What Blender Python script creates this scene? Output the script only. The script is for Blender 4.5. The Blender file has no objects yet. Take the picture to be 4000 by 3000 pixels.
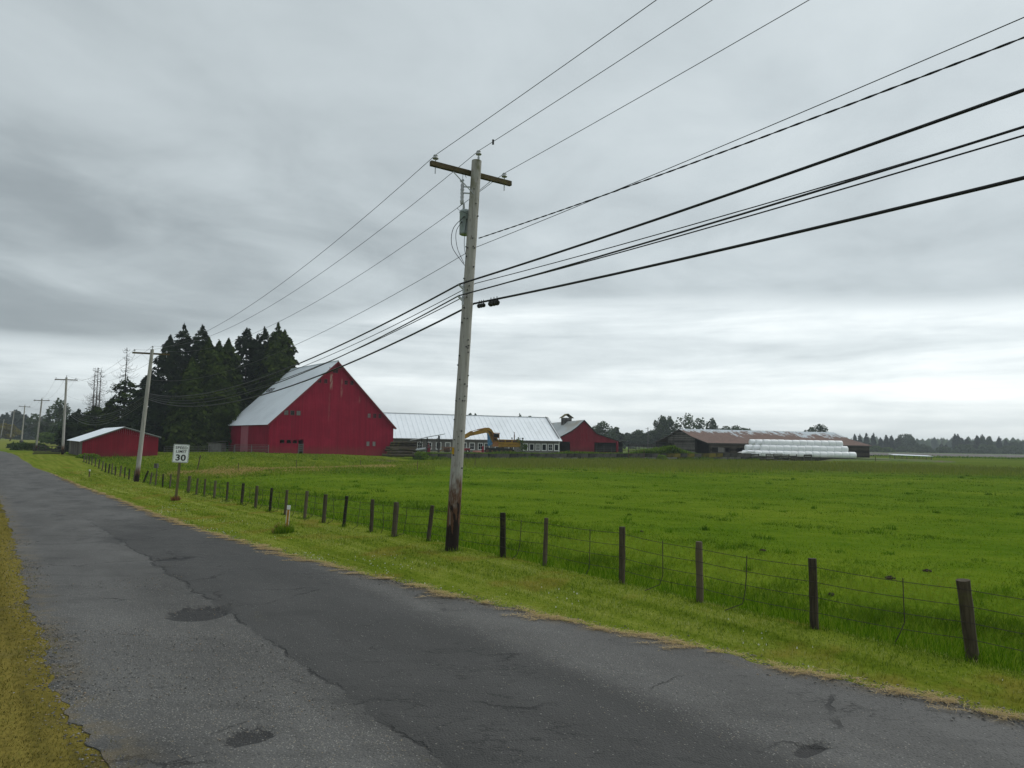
import bpy, math, random
import numpy as np
from mathutils import Vector, Matrix

rnd = random.Random(11)
NR = np.random.default_rng(11)
SC = bpy.context.scene
COL = SC.collection
PI = math.pi
R = math.radians

# ------------------------------------------------------------------ camera
EYE = 2.84
PITCH, ROLL, FPX = R(4.74), R(.945), 2773.0
cam_d = bpy.data.cameras.new('camera')
cam_d.sensor_width = 36.0
cam_d.lens = FPX / 4000 * 36
cam_d.clip_start = .1
cam_d.clip_end = 9000
cam = bpy.data.objects.new('camera', cam_d)
COL.objects.link(cam)
CAM_M = Matrix.Rotation(PI / 2 + PITCH, 3, 'X') @ Matrix.Rotation(ROLL, 3, 'Z')
cam.matrix_world = Matrix.Translation((0, 0, EYE)) @ CAM_M.to_4x4()
SC.camera = cam

# ------------------------------------------------------------------ view
SC.view_settings.view_transform = 'Standard'
SC.view_settings.look = 'None'
SC.view_settings.gamma = 1
SC.view_settings.use_curve_mapping = False
SC.view_settings.exposure = 0.64
SC.cycles.use_denoising = True
SC.cycles.max_bounces = 6
SC.cycles.diffuse_bounces = 3
SC.cycles.volume_bounces = 0
SC.cycles.transparent_max_bounces = 8
SC.cycles.sample_clamp_indirect = 4

# ------------------------------------------------------------------ node helper
Sock = bpy.types.NodeSocket


class NT:
    def __init__(s, tree):
        s.t = tree
        s.t.nodes.clear()

    def put(s, sock, v):
        if isinstance(v, Sock):
            s.t.links.new(v, sock)
        elif isinstance(v, (tuple, list)) and len(v) == 3 and sock.type == 'RGBA':
            sock.default_value = (*v, 1)
        else:
            sock.default_value = v

    def node(s, typ, ins=None, **props):
        n = s.t.nodes.new(typ)
        for k, v in props.items():
            setattr(n, k, v)
        for k, v in (ins or {}).items():
            s.put(n.inputs[k], v)
        return n

    def m(s, op, a, b=0.0, c=None, clamp=False):
        n = s.node('ShaderNodeMath', operation=op, use_clamp=clamp)
        s.put(n.inputs[0], a)
        s.put(n.inputs[1], b)
        if c is not None:
            s.put(n.inputs[2], c)
        return n.outputs[0]

    def mix(s, f, a, b, blend='MIX'):
        n = s.node('ShaderNodeMix', data_type='RGBA', blend_type=blend)
        s.put(n.inputs[0], f)
        s.put(n.inputs[6], a)
        s.put(n.inputs[7], b)
        return n.outputs[2]

    def noise(s, vec, scale, detail=4, rough=.55, dist=0.0, dim='3D'):
        n = s.node('ShaderNodeTexNoise', {'Scale': scale, 'Detail': detail, 'Roughness': rough, 'Distortion': dist}, noise_dimensions=dim)
        if vec is not None:
            s.put(n.inputs['Vector'], vec)
        return n.outputs[0]

    def voro(s, vec, scale, feature='F1', out=0, rand=1.0):
        n = s.node('ShaderNodeTexVoronoi', {'Scale': scale, 'Randomness': rand}, feature=feature)
        s.put(n.inputs['Vector'], vec)
        return n.outputs[out]

    def ramp(s, f, stops):
        n = s.node('ShaderNodeValToRGB')
        s.put(n.inputs[0], f)
        el = n.color_ramp.elements
        while len(el) < len(stops):
            el.new(.5)
        for e, (p, c) in zip(el, stops):
            e.position = p
            e.color = (*c, 1) if len(c) == 3 else c
        return n.outputs[0]

    def ss(s, x, a, b):                       # smooth step from a to b
        n = s.node('ShaderNodeMapRange', {'From Min': a, 'From Max': b, 'To Min': 0.0, 'To Max': 1.0}, interpolation_type='SMOOTHSTEP')
        s.put(n.inputs[0], x)
        return n.outputs[0]

    def vscale(s, vec, v):
        n = s.node('ShaderNodeVectorMath', operation='MULTIPLY')
        s.put(n.inputs[0], vec)
        n.inputs[1].default_value = v
        return n.outputs[0]

    def xyz(s, vec):
        n = s.node('ShaderNodeSeparateXYZ')
        s.put(n.inputs[0], vec)
        return n.outputs

    def comb(s, x, y, z=0.0):
        n = s.node('ShaderNodeCombineXYZ')
        for i, v in enumerate((x, y, z)):
            s.put(n.inputs[i], v)
        return n.outputs[0]

    def obj(s):
        return s.node('ShaderNodeTexCoord').outputs['Object']

    def pos(s):
        return s.node('ShaderNodeNewGeometry').outputs['Position']

    def attr(s, name, out=2):
        return s.node('ShaderNodeAttribute', attribute_name=name).outputs[out]

    def orand(s):
        return s.node('ShaderNodeObjectInfo').outputs['Random']

    def bump(s, h, strength=.4, dist=.02):
        return s.node('ShaderNodeBump', {'Height': h, 'Strength': strength, 'Distance': dist}).outputs[0]

    def bsdf(s, col, rough=.8, normal=None, metal=0.0, spec=.3):
        p = s.node('ShaderNodeBsdfPrincipled')
        s.put(p.inputs['Base Color'], col)
        s.put(p.inputs['Roughness'], rough)
        s.put(p.inputs['Metallic'], metal)
        s.put(p.inputs['Specular IOR Level'], spec)
        if normal is not None:
            s.put(p.inputs['Normal'], normal)
        return p.outputs[0]

    def out(s, sh):
        o = s.node('ShaderNodeOutputMaterial')
        s.t.links.new(sh, o.inputs['Surface'])


def new_mat(name):
    m = bpy.data.materials.new(name)
    m.use_nodes = True
    return m, NT(m.node_tree)


# ------------------------------------------------------------------ sky and sun
SUN_EL, SUN_AZ = R(48), R(62)          # azimuth from +Y towards +X: high on the right, behind the cloud
w = bpy.data.worlds.new('World')
SC.world = w
w.use_nodes = True
nt = NT(w.node_tree)
dirv = nt.node('ShaderNodeTexCoord').outputs['Generated']
X, Y, Z = nt.xyz(dirv)
sky = nt.node('ShaderNodeTexSky', sky_type='NISHITA', sun_disc=False, sun_elevation=SUN_EL, sun_rotation=SUN_AZ)
zc = nt.m('ADD', nt.m('MAXIMUM', Z, 0.0), .13)
px = nt.m('DIVIDE', X, zc)
py = nt.m('DIVIDE', Y, zc)
al = nt.m('ADD', nt.m('MULTIPLY', px, .45), nt.m('MULTIPLY', py, .89))          # the deck is combed along one wind direction
ac = nt.m('SUBTRACT', nt.m('MULTIPLY', px, .89), nt.m('MULTIPLY', py, .45))
n1 = nt.m('SUBTRACT', nt.noise(nt.comb(nt.m('MULTIPLY', al, .85), nt.m('MULTIPLY', ac, 1.0), 2.3), .85, 8, .52, .35), .5)
n2 = nt.m('SUBTRACT', nt.noise(nt.comb(nt.m('MULTIPLY', al, 1.0), nt.m('MULTIPLY', ac, 1.05), 5.7), 2.1, 9, .56, .5), .5)
az = nt.m('ARCTAN2', X, Y)                                      # 0 ahead, + to the right
n3 = nt.m('SUBTRACT', nt.noise(nt.comb(nt.m('MULTIPLY', az, 1.5), nt.m('MULTIPLY', Z, 21.0), .9), 1.0, 7, .58, .35), .5)
n4 = nt.m('SUBTRACT', nt.noise(nt.comb(nt.m('MULTIPLY', az, 6.0), nt.m('MULTIPLY', Z, 26.0), 3.1), 1.0, 6, .6, .4), .5)
east = nt.m('ADD', .5, nt.m('MULTIPLY', nt.m('SINE', nt.m('ADD', az, .12)), .62), clamp=True)    # brighter towards the hidden sun on the right
upper = nt.m('ADD', .43, nt.m('MULTIPLY', east, .19))
bankv = nt.m('ADD', .24, nt.m('MULTIPLY', east, .33))
under = nt.m('ADD', .53, nt.m('MULTIPLY', east, .33))
zl = nt.m('ADD', Z, nt.m('ADD', nt.m('MULTIPLY', n3, .05), nt.m('MULTIPLY', n4, .012)))
edge = nt.m('SUBTRACT', nt.m('ADD', .112, nt.m('MULTIPLY', nt.ss(az, -.55, .0), .082)), nt.m('MULTIPLY', nt.ss(az, .2, .65), .026))
ed = nt.m('SUBTRACT', zl, edge)
lowm = nt.m('SUBTRACT', 1.0, nt.ss(ed, -.010, .022))
topm = nt.ss(nt.m('ADD', Z, nt.m('ADD', nt.m('MULTIPLY', n1, .34), nt.m('MULTIPLY', n2, .10))), .17, .36)
v = nt.m('ADD', nt.m('MULTIPLY', bankv, nt.m('SUBTRACT', 1.0, topm)), nt.m('MULTIPLY', upper, topm))
v = nt.m('ADD', v, nt.m('ADD', nt.m('MULTIPLY', n1, .38), nt.m('MULTIPLY', n2, .24)))
vl = nt.m('ADD', under, nt.m('ADD', nt.m('MULTIPLY', n3, .95), nt.m('MULTIPLY', n4, .45)))
v = nt.m('ADD', nt.m('MULTIPLY', v, nt.m('SUBTRACT', 1.0, lowm)), nt.m('MULTIPLY', vl, lowm), clamp=True)
cloud = nt.ramp(v, [(0.0, (.138, .159, .170)), (.30, (.226, .256, .269)), (.55, (.384, .426, .442)), (.78, (.545, .590, .602)), (1.0, (.74, .775, .772))])
bg_sky = nt.node('ShaderNodeBackground', {'Color': sky.outputs[0], 'Strength': .1})
bg_cl = nt.node('ShaderNodeBackground', {'Color': cloud, 'Strength': 1.0})
mx = nt.node('ShaderNodeMixShader')
mx.inputs[0].default_value = .96
nt.t.links.new(bg_sky.outputs[0], mx.inputs[1])
nt.t.links.new(bg_cl.outputs[0], mx.inputs[2])
wo = nt.node('ShaderNodeOutputWorld')
nt.t.links.new(mx.outputs[0], wo.inputs[0])

sun_d = bpy.data.lights.new('sun', 'SUN')
sun_d.energy = .9
sun_d.angle = R(35)
sun_d.color = (1.0, .97, .92)
sun = bpy.data.objects.new('sun', sun_d)
COL.objects.link(sun)
sun.rotation_euler = Vector((-math.sin(SUN_AZ) * math.cos(SUN_EL), -math.cos(SUN_AZ) * math.cos(SUN_EL), -math.sin(SUN_EL))).to_track_quat('-Z', 'Y').to_euler()

# ------------------------------------------------------------------ object helpers


def put(o, parent=None):
    COL.objects.link(o)
    if parent is not None:
        o.parent = parent
    return o


def tag(o, label=None, cat=None, group=None, kind=None):
    for k, v_ in (('label', label), ('category', cat), ('group', group), ('kind', kind)):
        if v_:
            o[k] = v_
    return o


def thing(name, label, cat, loc=(0, 0, 0), rz=0.0, group=None):
    o = bpy.data.objects.new(name, None)
    o.empty_display_size = .3
    o.location = loc
    o.rotation_euler = (0, 0, rz)
    put(o)
    return tag(o, label, cat, group)


V = Vector


class MB:
    """collects shapes; build() links them as one mesh object"""

    def __init__(s):
        s.v, s.f, s.sm = [], [], []

    def add(s, vs, fs, smooth=False):
        b = len(s.v)
        s.v += [tuple(p) for p in vs]
        s.f += [tuple(i + b for i in f) for f in fs]
        s.sm += [smooth] * len(fs)
        return s

    def hexa(s, p):                      # 8 corners: bottom 0-3 ccw, top 4-7
        return s.add(p, [(3, 2, 1, 0), (4, 5, 6, 7), (0, 1, 5, 4), (1, 2, 6, 5), (2, 3, 7, 6), (3, 0, 4, 7)])

    def box(s, c, d, rot=None, ch=0.0):
        x, y, z = d[0] / 2, d[1] / 2, d[2] / 2
        pts = [V((a * x, b * y, e * z)) for e in (-1, 1) for a, b in ((-1, -1), (1, -1), (1, 1), (-1, 1))]
        if ch:
            for i in range(4, 8):
                pts[i].x *= 1 - ch
                pts[i].y *= 1 - ch
        if rot is not None:
            pts = [rot @ p for p in pts]
        return s.hexa([p + V(c) for p in pts])

    def bar(s, a, b, w_, h, up=(0, 0, 1)):
        a, b = V(a), V(b)
        d = (b - a).normalized()
        u = V(up)
        if abs(d.dot(u)) > .98:
            u = V((0, 1, 0))
        sd = d.cross(u).normalized()
        u = sd.cross(d)
        q = [(-1, -1), (1, -1), (1, 1), (-1, 1)]
        pa = [a + sd * (i * w_ / 2) + u * (j * h / 2) for i, j in q]
        pb = [b + sd * (i * w_ / 2) + u * (j * h / 2) for i, j in q]
        return s.add(pa + pb, [(0, 1, 2, 3), (7, 6, 5, 4), (0, 4, 5, 1), (1, 5, 6, 2), (2, 6, 7, 3), (3, 7, 4, 0)])

    def tube(s, pts, rad, n=6, smooth=True, cap=True):
        pts = [V(p) for p in pts]
        k = len(pts)
        if not hasattr(rad, '__len__'):
            rad = [rad] * k
        vs = []
        t0 = (pts[1] - pts[0]).normalized()
        ref = V((0, 0, 1)) if abs(t0.z) < .9 else V((0, 1, 0))
        a = t0.cross(ref).normalized()
        for i, p in enumerate(pts):
            t = (pts[min(i + 1, k - 1)] - pts[max(i - 1, 0)]).normalized()
            a = (a - t * a.dot(t)).normalized()
            b = t.cross(a)
            for j in range(n):
                g = 2 * PI * j / n
                vs.append(p + (a * math.cos(g) + b * math.sin(g)) * rad[i])
        fs = [(i * n + j, i * n + (j + 1) % n, (i + 1) * n + (j + 1) % n, (i + 1) * n + j) for i in range(k - 1) for j in range(n)]
        s.add(vs, fs, smooth)
        if cap:
            s.add([vs[i] for i in range(n)], [tuple(range(n - 1, -1, -1))])
            s.add([vs[(k - 1) * n + i] for i in range(n)], [tuple(range(n))])
        return s

    def cyl(s, a, b, r, n=12, r2=None):
        return s.tube([a, b], [r, r if r2 is None else r2], n)

    def lathe(s, prof, n=14, c=(0, 0, 0)):
        vs = [(c[0] + r * math.cos(2 * PI * j / n), c[1] + r * math.sin(2 * PI * j / n), c[2] + z) for r, z in prof for j in range(n)]
        fs = [(i * n + j, i * n + (j + 1) % n, (i + 1) * n + (j + 1) % n, (i + 1) * n + j) for i in range(len(prof) - 1) for j in range(n)]
        s.add(vs, fs, True)
        s.add(vs[:n], [tuple(range(n - 1, -1, -1))])
        return s.add(vs[-n:], [tuple(range(n))])

    def prism(s, poly, d, f=lambda p, t: p):   # poly: 2d points, extruded by f(point, 0..d)
        n = len(poly)
        vs = [f(p, 0) for p in poly] + [f(p, d) for p in poly]
        return s.add(vs, [tuple(range(n - 1, -1, -1)), tuple(range(n, 2 * n))] + [(i, (i + 1) % n, n + (i + 1) % n, n + i) for i in range(n)])

    def mesh(s, name, mat):
        me = bpy.data.meshes.new(name)
        me.from_pydata(s.v, [], s.f)
        me.polygons.foreach_set('use_smooth', s.sm)
        me.materials.append(mat)
        me.update()
        return me

    def build(s, name, mat, parent=None, kind=None, label=None, cat=None, group=None, loc=None):
        o = bpy.data.objects.new(name, s.mesh(name, mat))
        if loc is not None:
            o.location = loc
        put(o, parent)
        return tag(o, label, cat, group, kind)


def np_obj(name, v_, f_, mat, parent=None, kind=None, attrs=None, smooth=False):
    """large meshes straight from arrays; f_ is (M,3) or (M,4)"""
    me = bpy.data.meshes.new(name)
    v_ = np.ascontiguousarray(v_, np.float32)
    f_ = np.ascontiguousarray(f_, np.int32)
    k = f_.shape[1]
    me.vertices.add(len(v_))
    me.vertices.foreach_set('co', v_.ravel())
    me.loops.add(f_.size)
    me.loops.foreach_set('vertex_index', f_.ravel())
    me.polygons.add(len(f_))
    me.polygons.foreach_set('loop_start', np.arange(0, f_.size, k, dtype=np.int32))
    me.polygons.foreach_set('loop_total', np.full(len(f_), k, np.int32))
    if smooth:
        me.polygons.foreach_set('use_smooth', np.ones(len(f_), bool))
    for an, a in (attrs or {}).items():
        at_ = me.attributes.new(an, 'FLOAT', 'POINT')
        at_.data.foreach_set('value', np.ascontiguousarray(a, np.float32))
    me.materials.append(mat)
    me.update(calc_edges=True)
    o = bpy.data.objects.new(name, me)
    put(o, parent)
    return tag(o, kind=kind)


def copy_tree(o, parent=None):
    c = o.copy()
    COL.objects.link(c)
    c.parent = parent
    for ch in o.children:
        copy_tree(ch, c)
    return c


def at(x, y, depth):
    """the point that lies DEPTH metres ahead in the direction measured on the survey picture"""
    d = CAM_M @ V(((x - 2000) / FPX, (1500 - y) / FPX, -1))
    return V((0, 0, EYE)) + d * (depth / d.y)


# ------------------------------------------------------------------ terrain height
DX, DY, NX, NY = -.606, .7955, .7955, .606     # along the road, and across it to the right


def sm(a, b, x):
    t = np.clip((np.asarray(x, float) - a) / (b - a), 0, 1)
    return t * t * (3 - 2 * t)


_sx = np.linspace(-60, 1200, 5041)
_zx = np.interp(_sx, [-60, 0, 18, 38, 58.5, 80, 107.8, 135, 160, 190, 223, 300, 1200], [0, 0, 0, -.28, -.62, -.3, .3, .12, -.2, .1, .45, .7, .7])
_k = np.hanning(49)
_k /= _k.sum()
_zx = np.convolve(np.pad(_zx, 24, mode='edge'), _k, 'valid')
UU = [-.75, -.6, -.5, -.36, -.25, -.18, -.13, -.1]
YF = [85, 76, 64, 62, 74, 95, 113, 116]
YB = [90, 88, 98, 103, 110, 116, 117.5, 118]
HK = [.1, .2, .7, 1.0, .85, .6, .1, 0]


def tz(x, y):
    x = np.asarray(x, float)
    y = np.asarray(y, float)
    s, n = x * DX + y * DY, x * NX + y * NY
    zr = np.interp(s, _sx, _zx)
    w_ = 1 - sm(11.5, 24, n)
    u = x / np.maximum(y, 5.)
    k = np.where(y > 20, np.interp(u, UU, HK), 0) * sm(np.interp(u, UU, YF), np.interp(u, UU, YB), y) * (1 - sm(230, 330, y))
    zf = k + .013 * np.clip(x, -20, 60) * sm(70, 118, y) * (1 - sm(300, 500, y)) - .2 * (1 - sm(40, 70, y))
    zf = zf + .05 * np.sin(x * .31 + 1.3 * np.sin(y * .17)) * np.sin(y * .27 + .5) * sm(14, 30, n)
    d = -.24 * np.exp(-((n - 12.6) / 1.5) ** 2) * (1 - sm(60, 80, s))
    return w_ * zr + (1 - w_) * zf + d


def Zt(x, y):
    return float(tz(x, y))


def road_xy(s, n):
    return s * DX + n * NX, s * DY + n * NY


def rp(s, n, dz=0.0):
    x, y = road_xy(s, n)
    return V((x, y, Zt(x, y) + dz))


RE_S = [-60, -20, 2.8, 4, 5.1, 6.9, 9.35, 13.4, 16, 23, 30, 43, 61, 69, 82, 98, 142, 400]
RE_N = [9.6, 9.3, 8.95, 8.71, 8.43, 8.11, 7.52, 6.86, 6.44, 5.93, 5.9, 6.1, 6.2, 5.85, 5.2, 4.9, 4.7, 4.7]
LE_S = [-60, 5, 7.1, 8.4, 9.6, 11.7, 14.9, 19.5, 30, 42, 60, 400]
LE_N = [1.3, 1.2, 1.13, .95, .95, .99, .98, 1.09, 1.27, 1.39, 1.4, .7]


def edge_r(s):
    return np.interp(s, RE_S, RE_N) + .045 * np.sin(s * 2.1) + .04 * np.sin(s * 5.3 + 1) + .03 * np.sin(s * 11.7 + 2 * np.sin(s * 1.3))


def edge_l(s):
    return np.interp(s, LE_S, LE_N) + .03 * np.sin(s * 1.7) + .03 * np.sin(s * 6.3 + 2 * np.sin(s * .9)) + .03 * np.sin(s * 14.9 + 2.5 * np.sin(s * 2.3))


def verge_dz(s, n):
    e = edge_r(s)
    return .03 + .11 * sm(0, 1, (n - e) / np.maximum(9.9 - e, .6)) - .10 * sm(10.2, 11.3, n)

# ------------------------------------------------------------------ materials


def simple(name, c1, c2, scale=3.0, rough=.8, stretch=(1, 1, 1), bump=.3, bdist=.01, metal=0.0, spec=.3, vary=.0, detail=5):
    """two-tone noise material in the object's own coordinates; VARY shifts the tone per object"""
    m_, n = new_mat(name)
    o = n.vscale(n.obj(), stretch)
    f = n.noise(o, scale, detail, .6)
    if vary:
        f = n.m('ADD', f, n.m('MULTIPLY', n.m('SUBTRACT', n.orand(), .5), vary), clamp=True)
    col = n.ramp(f, [(.3, c1), (.7, c2)])
    f2 = n.noise(o, scale * 6, 3, .6)
    n.out(n.bsdf(col, rough, n.bump(f2, bump, bdist), metal, spec))
    return m_


def red_paint(name, base, worn, streak=False, fade=True, board=.25):
    """painted vertical boards: each board its own tone, bare wood and dirt low down, run-off streaks"""
    m_, n = new_mat(name)
    o = n.obj()
    x, y, z = n.xyz(o)
    run = n.m('ADD', x, y)
    wn = n.node('ShaderNodeTexWhiteNoise', {'W': n.m('FLOOR', n.m('DIVIDE', run, board))}, noise_dimensions='1D').outputs[0]
    big = n.noise(o, .35, 4, .6)
    fine = n.noise(n.vscale(o, (9, 9, .7)), 1.0, 5, .65)
    col = n.mix(n.m('MULTIPLY', wn, .6), base, tuple(c * .68 for c in base))
    seam = n.m('LESS_THAN', n.m('FRACT', n.m('DIVIDE', run, board)), .09)
    col = n.mix(n.m('MULTIPLY', seam, .22), col, tuple(c * .4 for c in base))
    col = n.mix(n.m('MULTIPLY', n.ss(big, .45, .75), .5), col, tuple(min(1, c * 1.35 + .008) for c in base))
    if fade:
        lowm = n.m('SUBTRACT', 1.0, n.ss(n.m('ADD', z, n.m('MULTIPLY', n.m('SUBTRACT', fine, .5), 2.2)), .1, 1.3))
        col = n.mix(n.m('MULTIPLY', lowm, .35), col, worn)
    col = n.mix(n.m('MULTIPLY', n.ss(fine, .62, .78), .30), col, worn)
    if streak:
        for x0, w_, za, zb, k in ((9.45, .30, 9.6, 12.5, .95), (11.25, .20, 8.4, 11.9, .35), (9.25, .16, 4.5, 9.6, .15), (14.4, .2, 7.7, 9.2, .3)):
            dx = n.m('ABSOLUTE', n.m('SUBTRACT', n.m('ADD', x, n.m('MULTIPLY', n.m('SUBTRACT', fine, .5), .25)), x0))
            f = n.m('MULTIPLY', n.m('SUBTRACT', 1.0, n.ss(dx, w_ * .4, w_)), n.m('MULTIPLY', n.ss(z, za, za + .8), n.m('SUBTRACT', 1.0, n.ss(z, zb - .5, zb))))
            f = n.m('MULTIPLY', f, n.ss(n.noise(n.vscale(o, (6, 6, 1.2)), 1.0, 4), .35, .6))
            col = n.mix(n.m('MULTIPLY', f, k), col, (.36, .27, .22))
    n.out(n.bsdf(col, .8, n.bump(fine, .35, .01), 0, .08))
    return m_


def wood(name, c1, c2, scale=1.0, vary=.5, rough=.85, grain=(12, 12, .8), moss=0.0):
    m_, n = new_mat(name)
    o = n.obj()
    f = n.noise(n.vscale(o, grain), scale, 6, .65)
    f = n.m('ADD', f, n.m('MULTIPLY', n.m('SUBTRACT', n.orand(), .5), vary), clamp=True)
    col = n.ramp(f, [(.25, c1), (.75, c2)])
    if moss:
        col = n.mix(n.m('MULTIPLY', n.ss(n.noise(o, 2.3, 5, .6), .5, .68), moss), col, (.085, .085, .018))
    n.out(n.bsdf(col, rough, n.bump(f, .6, .01), 0, .2))
    return m_




def old_boards(name, c1, c2, row=.24, vertical=False):
    """unpainted weathered boards, each row its own grey, with knots, stains and grain along the board"""
    m_, n = new_mat(name)
    o = n.obj()
    x, y, z = n.xyz(o)
    k = n.m('ADD', x, y) if vertical else z
    wn = n.node('ShaderNodeTexWhiteNoise', {'W': n.m('FLOOR', n.m('DIVIDE', n.m('ADD', k, .2), row))}, noise_dimensions='1D').outputs[0]
    g = n.noise(n.vscale(o, (14, 14, .8) if vertical else (.9, .9, 16)), 1.0, 6, .65)
    st = n.noise(o, .55, 5, .65)
    f = n.m('ADD', n.m('MULTIPLY', wn, .5), n.m('ADD', n.m('MULTIPLY', g, .4), n.m('MULTIPLY', n.m('SUBTRACT', st, .5), .7)))
    n.out(n.bsdf(n.ramp(f, [(.2, c1), (.8, c2)]), .9, n.bump(g, .5, .01), 0, .1))
    return m_


M = {}
M['greyboards'] = old_boards('grey_horizontal_boards', (.03, .027, .024), (.20, .185, .165))
M['darkboards'] = old_boards('dark_horizontal_boards', (.014, .012, .010), (.085, .074, .062), .3)
M['sideboards'] = old_boards('bare_vertical_boards', (.05, .044, .038), (.27, .245, .215), .28, True)
M['red'] = red_paint('barn_red_boards', (.25, .0085, .031), (.13, .06, .045), streak=True)
M['red_faded'] = red_paint('faded_red_boards', (.21, .013, .026), (.085, .045, .035))
M['red_trim'] = simple('red_trim', (.15, .012, .025), (.2, .02, .035), 2)
M['pink'] = simple('pale_red_door', (.32, .085, .12), (.40, .13, .16), .8, stretch=(4, 4, .4))
M['greywood'] = wood('weathered_grey_boards', (.035, .032, .030), (.16, .15, .14), 1.0, .6)
M['darkwood'] = wood('dark_old_boards', (.02, .018, .016), (.075, .068, .06), 1.0, .4)
M['post'] = wood('fence_post_wood', (.018, .015, .009), (.105, .085, .055), 2.0, .8, moss=.6)
M['stake'] = wood('thin_stake', (.06, .048, .022), (.145, .115, .055), 2.0, .3)
M['sidewood'] = wood('bare_side_boards', (.05, .045, .04), (.22, .20, .18), 1.0, .5)
M['arm'] = wood('mossy_crossarm', (.035, .028, .018), (.11, .085, .04), 1.5, .1, grain=(3, 3, 9), moss=.5)
M['dark'] = simple('dark_opening', (.006, .006, .006), (.012, .011, .010), 1)
M['concrete'] = simple('old_concrete', (.10, .10, .095), (.24, .235, .225), 1.3, .9, (1, 1, .6), .4, .02, vary=.3)
M['block_dark'] = simple('damp_concrete_block', (.028, .026, .022), (.105, .098, .084), 1.6, .95, (1, 1, .5), .4, .02, vary=.4)
M['block_pale'] = simple('pale_concrete_block', (.10, .095, .08), (.24, .23, .20), 1.6, .95, (1.5, 1.5, .4), .4, .02, vary=.4)
M['block_yellow'] = simple('lichened_concrete_block', (.06, .052, .016), (.20, .155, .022), 1.6, .95, (1, 1, .6), .4, .02, vary=.4)
M['window'] = simple('window_pane', (.008, .009, .011), (.016, .018, .02), 2, .2, spec=.06, bump=.0)
M['window_grey'] = simple('boarded_pane', (.13, .13, .13), (.22, .22, .215), 3, .8)
M['white'] = simple('white_trim', (.62, .63, .62), (.75, .75, .74), 2, .6)
M['grey_wall'] = simple('grey_siding', (.12, .112, .105), (.185, .175, .165), 1.2, .85, (6, 6, .6), .3)
M['steel'] = simple('galvanised_steel', (.33, .35, .36), (.47, .49, .50), 4, .45, metal=.6, bump=.1)
M['dark_steel'] = simple('dark_steel', (.03, .03, .032), (.07, .07, .07), 4, .5, metal=.3, bump=.2)
M['rust'] = simple('rusty_steel', (.06, .03, .018), (.15, .08, .05), 5, .85)
M['rail'] = simple('dull_pipe_rail', (.10, .10, .10), (.19, .19, .185), 5, .6)
M['insul'] = simple('grey_porcelain', (.33, .34, .36), (.45, .46, .48), 6, .25, spec=.5, bump=0)
M['can'] = simple('transformer_grey', (.27, .32, .33), (.35, .40, .41), 3, .45, bump=.1)
M['cable'] = simple('black_cable', (.012, .012, .015), (.025, .025, .03), 4, .5)
M['wire'] = simple('weathered_wire', (.03, .03, .035), (.06, .06, .065), 4, .5)
M['barbed'] = simple('rusty_fence_wire', (.022, .017, .013), (.05, .038, .028), 4, .7)
M['yellow'] = simple('worn_yellow_paint', (.10, .055, .014), (.46, .255, .014), 1.3, .6, (1, 1, 2), .3, vary=.1)
M['yellow_bright'] = simple('yellow_paint', (.28, .15, .012), (.50, .29, .018), 1.4, .55)
M['orange'] = simple('orange_cab', (.25, .10, .03), (.40, .18, .05), 1.6, .6)
M['tarp'] = simple('blue_tarp', (.05, .17, .33), (.12, .30, .47), 2.5, .5, bump=.5, bdist=.05)
M['hydrant'] = simple('red_hydrant', (.22, .015, .03), (.30, .03, .05), 3, .5)
M['tank'] = simple('faded_pink_tank', (.30, .12, .09), (.40, .19, .15), 2, .6)
M['rubber'] = simple('rubber', (.012, .012, .012), (.03, .028, .026), 5, .8)
M['sign'] = simple('sign_white', (.63, .66, .65), (.74, .77, .76), 3, .5, bump=.05)
M['ink'] = simple('sign_black', (.01, .01, .012), (.02, .02, .022), 3, .5, bump=.0)
M['amber'] = simple('amber_plastic', (.30, .14, .01), (.42, .21, .015), 6, .5)
M['wrap'] = simple('white_wrap_film', (.84, .86, .88), (.90, .91, .92), 2.2, .35, (1, 1, 1), .25, .05, spec=.5, vary=.2)
M['bark'] = wood('bark', (.025, .02, .016), (.09, .075, .06), 1.5, .3, grain=(5, 5, .8))
M['log'] = wood('mossy_log', (.018, .014, .010), (.085, .068, .05), 1.5, .5, grain=(.8, 9, 9), moss=.7)
M['log_end'] = simple('orange_cut_end', (.17, .07, .02), (.27, .12, .04), 5, .9)
M['deadwood'] = wood('dead_spar', (.08, .07, .065), (.17, .155, .15), 1.5, .2)
M['pale_house'] = simple('pale_blue_siding', (.20, .23, .27), (.27, .31, .35), 1, .8)
M['cream'] = simple('cream_siding', (.42, .41, .34), (.52, .50, .42), 1, .8)
M['roof_dark'] = simple('dark_shingle', (.05, .055, .065), (.09, .095, .11), 2, .9)
M['mossroof'] = simple('mossy_shakes', (.06, .05, .015), (.16, .125, .03), 3, .95)
M['soil'] = simple('fresh_soil', (.035, .024, .016), (.08, .058, .04), 20, .95)
M['stone'] = simple('pebble', (.10, .10, .095), (.34, .33, .30), 40, .8, vary=.5)


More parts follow.
